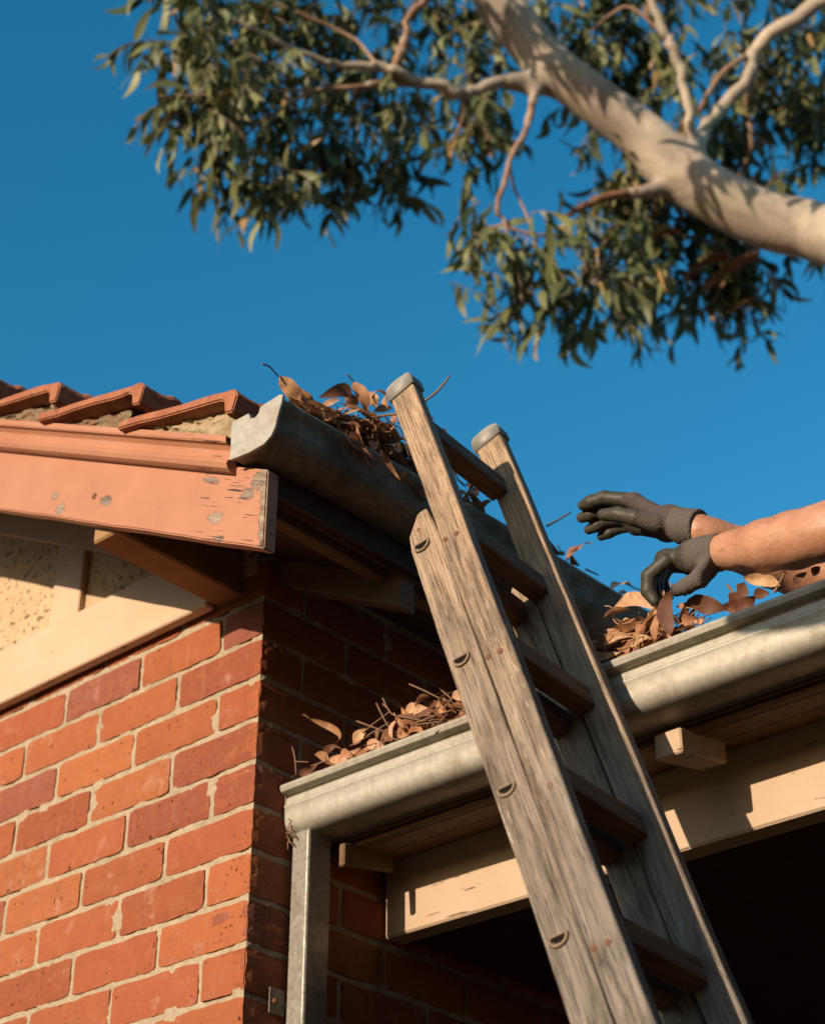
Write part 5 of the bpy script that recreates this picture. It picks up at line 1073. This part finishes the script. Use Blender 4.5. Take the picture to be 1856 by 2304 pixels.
for i, (b, t, w, tw, bend, tone, heap, st, shape) in enumerate(DEAD_LEAVES):
    put_leaf(b, t, w * 0.82, math.radians(tw), bend, tone, heap, shape, i, SPECIAL.get(i), (_toward * 1.0 + (cam.location - Vector(b)).normalized()).normalized())
# the rest of each heap, lying in the trough
LITTER = {}
def fill(heap, n, xr, yr, zf, seed0, lean=0.5, keep=0.27):
    for i in range(n):
        c = Vector((random.uniform(*xr), random.uniform(*yr), 0)); z0, z1 = zf(c.x, c.y); hh = random.random() ** 0.8; c.z = z0 + (z1 - z0) * hh
        L = random.uniform(0.045, 0.105); a = random.uniform(0, 2 * PI); e = random.uniform(-0.3, lean)
        d = Vector((math.cos(a) * math.cos(e), math.sin(a) * math.cos(e), math.sin(e))) * L / 2
        if heap in 'uf': d.x *= 0.45
        else: d.y *= 0.22
        tone = random.choices((1.0, 0.75, 0.45), (5, 4, 3))[0]
        nrm = Vector((random.uniform(-.6, .8), random.uniform(-1.0, .3), random.uniform(-.2, .9)))
        if hh < 1 - keep:
            b_, t_ = c - d, c + d
            me = dead_leaf_mesh((t_ - b_).length, random.uniform(0.012, 0.022), random.uniform(.05, .5), seed0 + i, 0)
            mm = frame_from(b_, t_, random.uniform(-.4, .4), nrm); V, F = LITTER.setdefault(heap, ([], [])); o = len(V)
            V += [mm @ v.co for v in me.vertices]; F += [tuple(o + q for q in p.vertices) for p in me.polygons]; bpy.data.meshes.remove(me); continue
        put_leaf(c - d, c + d, random.uniform(0.012, 0.022), random.uniform(-.4, .4), random.uniform(0.05, 0.55), tone, heap, 1 if random.random() < .15 else 0, seed0 + i, None, nrm)
def zu(x, y):
    t = min(1, max(0, (y + 0.37) / 0.24)); return 3.305, 3.335 + (0.100 * t if y < -0.06 else 0.045)
fill('u', 210, (0.355, 0.422), (-0.30, 0.06), zu, 1000)
fill('u', 130, (0.385, 0.424), (-0.17, 0.0), lambda x, y: (3.31, 3.41), 2300, 0.4, 0.12)
fill('u', 60, (0.38, 0.422), (-0.32, -0.14), lambda x, y: (3.315, 3.35 + 0.20 * min(.25, y + .36)), 2500, 0.4, 0.2)
fill('l', 90, (0.03, 0.46), (0.092, 0.15), lambda x, y: (2.88, 2.905 + 0.075 * min(1, x / 0.30)), 2700, 0.6, 0.22)
fill('r', 90, (0.58, 0.86), (0.092, 0.15), lambda x, y: (2.88, 2.915 + 0.085 * math.exp(-((x - 0.74) / 0.09) ** 2)), 2900, 0.6, 0.22)
fill('u', 45, (0.38, 0.424), (0.0, 0.15), lambda x, y: (3.325, 3.405), 3100, 0.6, 0.3)
fill('r', 60, (0.70, 0.88), (0.092, 0.15), lambda x, y: (2.89, 2.975), 3300, 0.7, 0.2)
fill('u', 14, (0.345, 0.41), (-0.36, -0.28), lambda x, y: (3.30, 3.330), 1150)
fill('f', 34, (0.345, 0.425), (0.08, 1.2), lambda x, y: (3.30, 3.348), 1200, 0.3)
fill('l', 80, (0.02, 0.48), (0.096, 0.150), lambda x, y: (2.865, 2.895 + 0.066 * min(1, x / 0.34)), 1400)
fill('r', 140, (0.58, 0.98), (0.096, 0.150), lambda x, y: (2.865, 2.895 + 0.092 * math.exp(-((x - 0.745) / 0.095) ** 2)), 1600)
fill('r', 16, (0.98, 1.5), (0.08, 0.15), lambda x, y: (2.86, 2.905), 1800)
fill('l', 18, (0.46, 0.60), (0.075, 0.15), lambda x, y: (2.865, 2.935), 1900)
for heap, (V, F) in LITTER.items():
    o = mesh_obj('leaf_litter', V, F, M['deadleaf'], None, True); o['kind'] = 'stuff'; o.color = (0.54, 0.25, 0.105, 1)
TWIG_LABEL = {'u': 'dry brown twig ', 'f': 'thin dry twig ', 'l': 'thin bare twig ', 'r': 'dry twig '}
TW_SPECIAL = {0: 'dark bent leaf stalk rising highest at the gutter end cap', 2: 'long pale twig sticking out of the leaf heap across the near ladder rail'}
for i, (pts, r, heap) in enumerate(DEAD_TWIGS):
    P, R_ = smooth_path(pts, [r] * len(pts), 4)
    R_ = [q * (0.75 + 0.5 * (1 - k / len(R_))) for k, q in enumerate(R_)]
    V, F = tube_data(P, R_, 6, True, 0.12); o = mesh_obj('twig', V, F, M['twig'], None, True)
    tag(o, TW_SPECIAL.get(i, TWIG_LABEL[heap] + zone(heap, Vector(pts[len(pts) // 2]))), 'twig', GROUPS[heap].replace('dead leaves', 'twigs'))
for heap, n, xr, yr, z in (('u', 22, (0.37, 0.43), (-0.25, 0.08), 3.37), ('l', 34, (0.06, 0.44), (0.07, 0.12), 2.912), ('r', 26, (0.62, 0.95), (0.07, 0.12), 2.925)):
    for i in range(n):
        c = Vector((random.uniform(*xr), random.uniform(*yr), z + random.uniform(-.012, .02)))
        d = Vector((random.uniform(-1, 1) * (0.4 if heap == 'u' else 1), random.uniform(-1, 1) * (1 if heap == 'u' else .4), random.uniform(-.3, .5))) * random.uniform(0.025, 0.055)
        k = Vector((random.uniform(-.006, .006),) * 3)
        P, R_ = smooth_path([c - d, c + k, c + d], [0.0011, 0.0010, 0.0007], 3)
        V, F = tube_data(P, R_, 5); o = mesh_obj('twig', V, F, M['twig'], None, True)
        tag(o, TWIG_LABEL[heap] + zone(heap, c), 'twig', GROUPS[heap].replace('dead leaves', 'twigs'))

# ------------------------------------------------------------------ gum tree
tree = thing('gum_tree', 'tall gum tree with smooth pale limb and drooping leaves arching over the roof', 'tree', (3.4, 5.0, 0))
def add_tree_part(name, V, F, mat, smooth=True):
    o = mesh_obj(name, V, F, mat, None, smooth); o.parent = tree; o.matrix_parent_inverse = Matrix.Translation((-3.4, -5.0, 0)); return o
def limb():
    name, P = BRANCHES[0]; pts = [Vector(p[:3]) for p in P]; rad = [p[3] for p in P]
    prims = []
    pp, rr = smooth_path(pts[1:], rad[1:], 3)
    for i in range(len(pp) - 1): prims.append((tuple(pp[i]), tuple(pp[i + 1]), rr[i], rr[i + 1]))
    stub = []
    for nm, B in BRANCHES[1:]:
        if B[0][3] > 0.011:
            q, r_ = smooth_path([Vector(b[:3]) for b in B[:3]], [b[3] for b in B[:3]], 3)
            for i in range(len(q) - 1): stub.append((tuple(q[i]), tuple(q[i + 1]), r_[i], r_[i + 1]))
    allp = prims + stub
    A = np.array([p[0] for p in prims] + [p[1] for p in prims]); lo, hi = A.min(0) - 0.35, A.max(0) + 0.35
    h = 0.024
    # evaluate in slabs only near the limb: coarse grid first
    def fn(X):
        sh = X.shape[:3]; D = np.full(sh, 1.0, np.float32)
        for i in range(0, sh[0], 12):
            for j in range(0, sh[1], 12):
                for k in range(0, sh[2], 12):
                    B = X[i:i + 12, j:j + 12, k:k + 12]; c = (B[0, 0, 0] + B[-1, -1, -1]) / 2; rad_ = np.linalg.norm(B[-1, -1, -1] - c)
                    near = [p for p in allp if cone_sdf(c, *p) < rad_ + 0.08]
                    if near: D[i:i + 12, j:j + 12, k:k + 12] = sdf_union(B, near, 0.035)
        return D + 0.006 * np.sin(X[..., 0] * 17) * np.sin(X[..., 1] * 13 + X[..., 2] * 9)
    o = sdf_obj('limb', fn, lo, hi, h, M['bark'], None, 2)
    o.parent = tree; o.matrix_parent_inverse = Matrix.Translation((-3.4, -5.0, 0))
    # trunk down to the ground
    a, b = pts[1], pts[0]; ra = rad[1]
    q, r_ = smooth_path([pts[2], a, a + (b - a) * 0.55 + Vector((0.15, 0.12, 0.1)), Vector((3.15, 4.85, 2.6)), Vector((3.4, 5.0, 0.9)), Vector((3.45, 5.03, -0.1))], [rad[2] * .96, ra, 0.19, 0.22, 0.25, 0.33], 5)
    V, F = tube_data(q, r_, 18, True, 0.03); add_tree_part('trunk', V, F, M['bark'])
limb()
TIPS = []
for nm, B in BRANCHES[1:]:
    pts, rr = smooth_path([Vector(b[:3]) for b in B], [b[3] for b in B], 4)
    wob = [Vector((random.uniform(-1, 1), random.uniform(-1, 1), random.uniform(-1, 1))) * r_ * 0.35 for r_ in rr]
    pts = [p + w if 1 < i < len(pts) - 1 else p for i, (p, w) in enumerate(zip(pts, wob))]
    n = 12 if rr[0] > 0.015 else 7
    V, F = tube_data(pts, rr, n, True, 0.06)
    big = rr[0] > 0.018 and nm != 'dead_branch' and B[0][0] > -9
    o = add_tree_part('dead_branch' if nm == 'dead_branch' else 'branch', V, F, M['deadwood'] if nm == 'dead_branch' else (M['bark'] if big else M['branch']))
    if nm == 'dead_branch': o['label'] = 'short dead broken branch stub with dark bark'
# strips of bark peeling from the underside of the limb
for (c, d, L, w) in (((-0.197, 2.39, 5.80), (-.8, -.3, -.1), .17, .05), ((-0.10, 2.44, 5.78), (-.85, -.25, -.2), .22, .06), ((-0.33, 2.30, 5.93), (-.7, -.4, .1), .12, .04)):
    c = Vector(c); d = Vector(d).normalized(); n_ = d.cross(Vector((0, 0, 1))).normalized(); V = []; F = []
    for i in range(9):
        t = i / 8; p_ = c + d * (L * t) + Vector((0, 0, -.10 * (t - .3) ** 2))
        for j in range(4):
            s_ = (j / 3 - .5) * w * (1 - .6 * abs(t - .4)); V.append(p_ + n_ * s_ + Vector((0, 0, .35 * abs(s_) + random.uniform(-.004, .004))))
    for i in range(8):
        for j in range(3): a = i * 4 + j; F.append((a, a + 1, a + 5, a + 4))
    add_tree_part('bark_strip', V, F, M['deadwood'])
# leaves: unit leaf with x from stalk to tip, y across, z face; several sickle shapes
def gum_leaf(seed):
    r = random.Random(900 + seed); nx = 6; V = []; F = []
    sick = r.uniform(-0.22, 0.22); droop = r.uniform(-0.22, 0.12); fold = r.uniform(0.02, 0.3)
    for i in range(nx + 1):
        t = i / nx; w = max(0.03, math.sin(PI * t ** 0.75) ** 0.8 if 0 < t < 1 else 0.03) * 0.5
        yc = sick * math.sin(PI * t * 0.9); z = droop * math.sin(PI * t)
        for s in (-1, 0, 1): V.append((t, yc, z, s * w, abs(s) * fold * w))
    for i in range(nx):
        for j in range(2): a = i * 3 + j; F.append((a, a + 1, a + 4, a + 3))
    return np.array(V), F
GL_ = [gum_leaf(i) for i in range(8)]
LEAVES = []; TWV = []; TWF = []
R_ax = Vector((math.cos(_yaw), -math.sin(_yaw), 0)); F_ax = Vector((math.sin(_yaw), math.cos(_yaw), 0))
for (c, rx, ry, rd, n, front) in CLUSTERS:
    c = Vector(c)
    for _ in range(n):
        # a drooping twig inside the clump
        while True:
            u = Vector((random.uniform(-1, 1), random.uniform(-1, 1), random.uniform(-1, 1)))
            if u.length < 1: break
        p = c + R_ax * (u.x * rx * .9) + F_ax * (u.y * rd) + Vector((0, 0, u.z * ry * 1.05 + 0.18))
        d = Vector((random.uniform(-1, 1), random.uniform(-1, 1), random.uniform(-0.5, 0.4))).normalized()
        pts = [p]; L = random.uniform(0.11, 0.22); ns = 5
        for s in range(ns):
            d = (d + Vector((random.uniform(-.25, .25), random.uniform(-.25, .25), -0.28))).normalized(); pts.append(pts[-1] + d * L / ns)
        v, f = tube_data(pts, [0.0026 - 0.0003 * k for k in range(ns + 1)], 4, False); o = len(TWV); TWV += v; TWF += [tuple(o + i for i in q) for q in f]
        nl = random.randint(7, 11)
        for k in range(nl):
            t = (k + random.random()) / nl * ns; i = min(int(t), ns - 1); q = pts[i].lerp(pts[i + 1], t - i)
            hd = Vector((random.uniform(-.6, .6), random.uniform(-.6, .6), random.uniform(-1.4, -0.35))) + d * 0.3
            if random.random() < 0.12: hd.z = random.uniform(-.2, .4)
            hd.normalize(); nrm = Vector((random.uniform(-1, 1), random.uniform(-1, 1), random.uniform(-.35, .6)))
            LL = random.uniform(0.075, 0.165); LEAVES.append((q, hd, nrm, LL, LL * random.uniform(0.14, 0.25), random.randrange(8), min(1, max(0, random.gauss(0.42, 0.30))) if random.random() > .03 else 1.0, front))
def leaf_frame(hd, nrm):
    Z = (nrm - hd * nrm.dot(hd)).normalized(); Y = Z.cross(hd); return Y, Z
_cam = cam.location
order = sorted(range(len(LEAVES)), key=lambda i: -(LEAVES[i][3] * (1.5 if LEAVES[i][7] else 1.0) / (LEAVES[i][0] - _cam).length))
single = set([i for i in order if LEAVES[i][7]][:300])
unit_meshes = []
for k in range(8):
    for w in (0.16, 0.22):
        U, f = GL_[k]; co = np.c_[U[:, 0], U[:, 1] + U[:, 3] * w, U[:, 2] + U[:, 4] * w]
        for tone in (0.3, 0.6, 0.85):
            me = bpy.data.meshes.new('leaf'); me.from_pydata(co.tolist(), [], f); me.materials.append(M['gumleaf'])
            a = me.attributes.new('tone', 'FLOAT', 'POINT'); a.data.foreach_set('value', [tone] * len(co))
            me.polygons.foreach_set('use_smooth', [True] * len(me.polygons)); unit_meshes.append(me)
BV = []; BF = []; BT = []
for i, (q, hd, nrm, LL, W, k, tone, front) in enumerate(LEAVES):
    Y, Z = leaf_frame(hd, nrm)
    if i in single:
        o = bpy.data.objects.new('leaf', unit_meshes[k * 6 + random.randrange(6)])
        mm = Matrix(((hd.x, Y.x, Z.x, q.x), (hd.y, Y.y, Z.y, q.y), (hd.z, Y.z, Z.z, q.z), (0, 0, 0, 1))) @ Matrix.Scale(LL, 4)
        o.matrix_world = Matrix.Translation((-3.4, -5.0, 0)) @ mm; o.parent = tree; COL.objects.link(o)
    else:
        U, f = GL_[k]; A = np.array((hd, Y, Z)) * LL; w = W / LL
        co = np.c_[U[:, 0], U[:, 1] + U[:, 3] * w, U[:, 2] + U[:, 4] * w] @ A + np.array(q)
        o = len(BV) * 21; BV.append(co); BF.extend([tuple(o + t for t in g) for g in f]); BT.extend([tone] * 21)
fo = mesh_obj('foliage', np.concatenate(BV), BF, M['gumleaf'], None, True); fo['kind'] = 'stuff'
a = fo.data.attributes.new('tone', 'FLOAT', 'POINT'); a.data.foreach_set('value', BT)
fo.parent = tree; fo.matrix_parent_inverse = Matrix.Translation((-3.4, -5.0, 0))
tw = add_tree_part('leaf_twigs', TWV, TWF, M['branch']); tw['kind'] = 'stuff'

# ------------------------------------------------------------------ person
person = thing('person', 'person lying on the veranda roof, bare forearms and grey black work gloves clearing gutter leaves', 'person', (1.6, 0.6, 2.98))
PO = Matrix.Translation((-1.6, -0.6, -2.98))
def adopt(o, par=None):
    o.parent = par or person
    if par is None: o.matrix_parent_inverse = PO
    return o
def chain(pts, rads): return [(pts[i], pts[i + 1], rads[i], rads[i + 1]) for i in range(len(pts) - 1)]
def glove(key, rf, cuff_end, coat_fn, wr=0.0272):
    H = HANDS[key]; w = H['wrist']
    groups = []
    def col_line(p0, p1, r0, r1): return (p0, p1, r0, r1)
    palm = [col_line(a, b, 0.0165, 0.0135) for a, b in H['palm']]
    # fill the heel of the hand
    pa = [np.array(a) for a, _ in H['palm']]
    palm.append((tuple(pa[0]), tuple(pa[-1]), 0.018, 0.018))
    pb = [np.array(b) for _, b in H['palm']]
    palm.append((tuple(pb[0]), tuple(pb[1]), 0.0130, 0.0130)); palm.append((tuple(pb[1]), tuple(pb[2]), 0.0130, 0.0125)); palm.append((tuple(pb[2]), tuple(pb[3]), 0.0125, 0.012))
    palm.append((w[2], tuple((pa[0] + pa[-1]) / 2), 0.0265, 0.022))
    th = chain(H['thumb'], [0.0175, 0.0142, 0.0128, 0.0105])
    fs = {}
    for nme, r0 in (('index', 1.06), ('middle', 1.08), ('ring', 1.0), ('little', 0.9)):
        fs[nme] = chain(H[nme], [0.0125 * r0, 0.0118 * r0, 0.0112 * r0, 0.0088 * r0])
    cuff = [(w[0], w[1], wr + 0.0015, wr + 0.002), (w[1], w[2], wr + 0.0015, 0.0265)]
    allp = palm + th + cuff + sum(fs.values(), [])
    P = np.array([p[0] for p in allp] + [p[1] for p in allp]); lo, hi = P.min(0) - 0.034, P.max(0) + 0.034
    w0 = np.array(w[0]); ax = np.array(w[1]) - w0; cl = np.linalg.norm(ax); ax /= cl
    def fn(X):
        d = sdf_union(X, palm + cuff, 0.011)
        d = smin(d, sdf_union(X, th, 0.005), 0.007)
        for f in fs.values(): d = smin(d, sdf_union(X, f, 0.004), 0.0035)
        s = (X - w0) @ ax
        ring = 0.0016 * np.exp(-((s - 0.004) / 0.004) ** 2) + 0.0005 * np.sin(s * 520) * (s < 0.045)
        d = d - ring
        return np.maximum(d, -(s + 0.001))
    o = sdf_obj('glove', fn, lo, hi, 0.0021, M['glove'], None, 2)
    V = np.array([v.co for v in o.data.vertices])
    s = (V - w0) @ ax
    coat = coat_fn(V, H); coat[s < 0.055] = np.minimum(coat[s < 0.055], 0.0 if True else 1)
    a = o.data.attributes.new('coat', 'FLOAT', 'POINT'); a.data.foreach_set('value', coat.astype(np.float32))
    a = o.data.attributes.new('cuff', 'FLOAT', 'POINT'); a.data.foreach_set('value', np.clip((0.052 - s) / 0.006, 0, 1).astype(np.float32))
    return adopt(o), w0, ax
def sm(x, a, b): return np.clip((x - a) / (b - a), 0, 1)
def coat_hand(V, H, off, nrm):
    """rubber-dipped fingers and palm side: past the knuckle line, or below the plane of the back of the hand"""
    kn = np.mean([np.array(b) for _, b in H['palm']], 0); wr = np.array(H['wrist'][2]); ax = kn - wr; L = np.linalg.norm(ax); ax /= L
    along = (V - wr) @ ax
    n = np.array(nrm, float); n -= (n @ ax) * ax; n /= np.linalg.norm(n)
    side = (V - (kn + wr) / 2) @ n
    T = H['thumb']; dth = np.minimum(cone_sdf(V.astype(np.float32), T[1], T[2], 0.014, 0.0128), cone_sdf(V.astype(np.float32), T[2], T[3], 0.0128, 0.0105))
    side_t = sm(-dth, -0.0045, 0.0005)
    fing = np.maximum(sm(along, L * 0.86, L * 0.98), side_t)
    under = sm(-(side - off), -0.004, 0.004)
    return np.maximum(fing, under)
ga, wa, axa = glove('hand_a', 1.0, 0, lambda V, H: coat_hand(V, H, -0.010, (-0.05, -0.25, 1.0)))
ga['label'] = 'upper work glove reaching out with open fingers'
gb, wb, axb = glove('hand_b', 1.0, 0, lambda V, H: coat_hand(V, H, 0.004, (-0.1, 0.25, 1.0)))
gb['label'] = 'lower work glove pinching a dead leaf'
# white print marks on the backs of the gloves and the orange hem inside the upper cuff
def marks(par, c, u, v):
    V = []; F = []
    for (a, b, l) in ((0, 0, .007), (.006, .001, .003), (.010, -.0005, .005), (.014, .001, .003)):
        p = Vector(c) + Vector(u) * a + Vector(v) * b; q = p + Vector(u) * .0016 + Vector(v) * l
        x, y = tube_data([p, q], [.0007, .0007], 5); o = len(V); V += x; F += [tuple(o + i for i in t) for t in y]
    o = mesh_obj('printed_mark', V, F, M['print'], None); o.parent = par; o.matrix_parent_inverse = (PO).inverted() @ PO if False else Matrix.Identity(4); return o
# arms and the rest of the body (most of it outside the picture): one continuous skin
A_, B_ = HANDS['arm_a'], HANDS['arm_b']
def body():
    elA, elB = Vector(A_[-1][:3]), Vector(B_[-1][:3])
    shA, shB = Vector((1.40, 0.56, 3.215)), Vector((1.46, 0.24, 3.20))
    nk = Vector((1.47, 0.42, 3.235)); pel = Vector((1.98, 0.80, 3.16)); ch = Vector((1.60, 0.50, 3.19)); hd = Vector((1.41, 0.37, 3.33))
    arms = chain([a[:3] for a in A_], [a[3] for a in A_]) + [(tuple(elA), tuple(shA), 0.043, 0.055)]
    armb = chain([a[:3] for a in B_], [a[3] for a in B_]) + [(tuple(elB), tuple(shB), 0.042, 0.056)]
    tor = [(tuple(shA), tuple(shB), .07, .07), (tuple(nk), tuple(ch), .09, .13), (tuple(ch), tuple(ch.lerp(pel, .55)), .13, .115), (tuple(ch.lerp(pel, .55)), tuple(pel), .115, .125)]
    neck = [(tuple(nk), tuple(nk.lerp(hd, .6)), .058, .055)]
    head = [(tuple(hd), tuple(hd + Vector((-.03, -.02, .03))), .082, .085), (tuple(hd + Vector((-.05, -.035, -.015))), tuple(hd + Vector((-.075, -.05, -.05))), .06, .042), (tuple(hd + Vector((-.095, -.06, -.005))), tuple(hd + Vector((-.112, -.07, -.018))), .012, .014)]
    legs = []
    hipA, hipB = Vector((1.96, 0.90, 3.15)), Vector((2.02, 0.72, 3.15))
    for h_, s in ((hipA, 1), (hipB, -1)):
        kn_ = h_ + Vector((.36, .20 + .06 * s, -.005)); an = kn_ + Vector((.36, .22, .02)); toe = an + Vector((.10, .08, .06))
        legs += [(tuple(h_), tuple(kn_), .088, .062), (tuple(kn_), tuple(an), .06, .042), (tuple(an), tuple(toe), .042, .035)]
    P = np.array([p[0] for p in arms + armb + tor + head + legs] + [p[1] for p in arms + armb + tor + head + legs])
    def lift(X): return vz(X[..., 1]) + 0.012 - X[..., 2]           # the roof carries the body
    def fn_arms(X):
        d = smin(sdf_union(X, arms, .012), sdf_union(X, armb, .012), .006)
        # muscle belly, bone ridge and elbow crease
        return d
    def fn(X):
        sh = X.shape[:3]; D = np.full(sh, 1.0, np.float32); S = 16
        grp = [(arms, .012), (armb, .012), (tor + neck, .06), (head, .025), (legs, .03)]
        for i in range(0, sh[0], S):
            for j in range(0, sh[1], S):
                for k in range(0, sh[2], S):
                    Bk = X[i:i + S, j:j + S, k:k + S]; c = (Bk[0, 0, 0] + Bk[-1, -1, -1]) / 2; rr = np.linalg.norm(Bk[-1, -1, -1] - c)
                    d = None
                    for g, kk in grp:
                        near = [p for p in g if cone_sdf(c, *p) < rr + .09]
                        if near:
                            e = sdf_union(Bk, near, kk); d = e if d is None else smin(d, e, .008 if g in (arms, armb) and False else .012)
                    if d is not None: D[i:i + S, j:j + S, k:k + S] = d
        return D
    lo, hi = P.min(0) - .16, P.max(0) + .16
    b = adopt(sdf_obj('body', fn, lo, hi, 0.0075, M['skin'], None, 2))
    # clothes follow the body
    def shirt(X):
        d = sdf_union(X, tor + [(tuple(elA.lerp(shA, .6)), tuple(shA), .052, .06), (tuple(elB.lerp(shB, .6)), tuple(shB), .052, .061)], .05) - .010
        return np.maximum(d, ((X - np.array(pel)) @ np.array((.84, .53, 0))) - .03)
    P2 = np.array([p[0] for p in tor] + [p[1] for p in tor] + [tuple(elA.lerp(shA, .6)), tuple(elB.lerp(shB, .6))])
    adopt(sdf_obj('shirt', shirt, P2.min(0) - .16, P2.max(0) + .16, 0.016, M['shirt'], None, 2))
    lg = [p for i, p in enumerate(legs) if i % 3 != 2] + [(tuple(pel), tuple(hipA), .12, .09), (tuple(pel), tuple(hipB), .12, .09)]
    P3 = np.array([p[0] for p in lg] + [p[1] for p in lg])
    adopt(sdf_obj('trousers', lambda X: sdf_union(X, lg, .03) - .009, P3.min(0) - .15, P3.max(0) + .15, 0.016, M['denim'], None, 2))
    hp = [(tuple(hd + Vector((.015, .01, .02))), tuple(hd + Vector((-.02, -.012, .045))), .088, .085)]
    hn = np.array((-.75, -.5, -.35)); hn /= np.linalg.norm(hn)
    adopt(sdf_obj('hair', lambda X: np.maximum(sdf_union(X, hp, .02) - .006, ((X - np.array(hd)) @ hn) - .035), np.array(hd) - .14, np.array(hd) + .16, 0.008, M['hair'], None, 2))
    for s in (-1, 1):
        e = Vector(hd) + Vector((-.098, -.062, .02)) + Vector((.53, -.84, 0)) * (.030 * s)
        V, F = tube_data([e + Vector((.012, .008, 0)), e, e + Vector((-.006, -.004, 0))], [.012, .012, .005], 10); adopt(mesh_obj('eye', V, F, M['eye'], None, True))
        c_ = Vector(hd) + Vector((.53, -.84, 0)) * (.085 * s)
        V, F = tube_data([c_ + Vector((0, 0, -.03)), c_ + Vector((.01, .006, 0)), c_ + Vector((.012, .008, .03))], [.008, .014, .012], 10); adopt(mesh_obj('ear', V, F, M['skin'], None, True))
def arm_hair():
    b = [o for o in person.children if o.name.startswith('body')][0]
    me = b.data; V = []; F = []; r = random.Random(5)
    co = np.array([v.co for v in me.vertices]); no = np.array([v.normal for v in me.vertices])
    for arm in (A_, B_):
        pts = np.array([a[:3] for a in arm]); d = pts[-1] - pts[0]; d /= np.linalg.norm(d)
        dist = np.min(np.linalg.norm(co[:, None, :] - pts[None], axis=2), 1)
        idx = np.where((dist < 0.055) & ((co - pts[0]) @ d > 0.012) & (no[:, 2] > -0.55))[0]
        c_ax = pts.mean(0)
        for _ in range(420):
            i = int(r.choice(list(idx))); p = Vector(co[i]); n = Vector(no[i]); n = n if n.dot(p - Vector(pts[np.argmin(np.linalg.norm(pts - co[i], axis=1))])) > 0 else -n
            t = (Vector(-d) * .9 + Vector((r.uniform(-.5, .5), r.uniform(-.5, .5), r.uniform(-.6, .3)))); t = (t - n * t.dot(n)).normalized()
            p += Vector((r.uniform(-.004, .004), r.uniform(-.004, .004), r.uniform(-.004, .004))); L = r.uniform(.007, .013)
            v, f = tube_data([p - n * .001, p + t * L * .5 + n * .0012, p + t * L + n * .0006], [.00013, .00011, .00005], 3, False); o = len(V); V += v; F += [tuple(o + q for q in g) for g in f]
    h = mesh_obj('arm_hair', V, F, M['armhair'], None); h['kind'] = 'stuff'; adopt(h)
body()
arm_hair()
# a leaf held between thumb and fingers is among the gutter leaves above
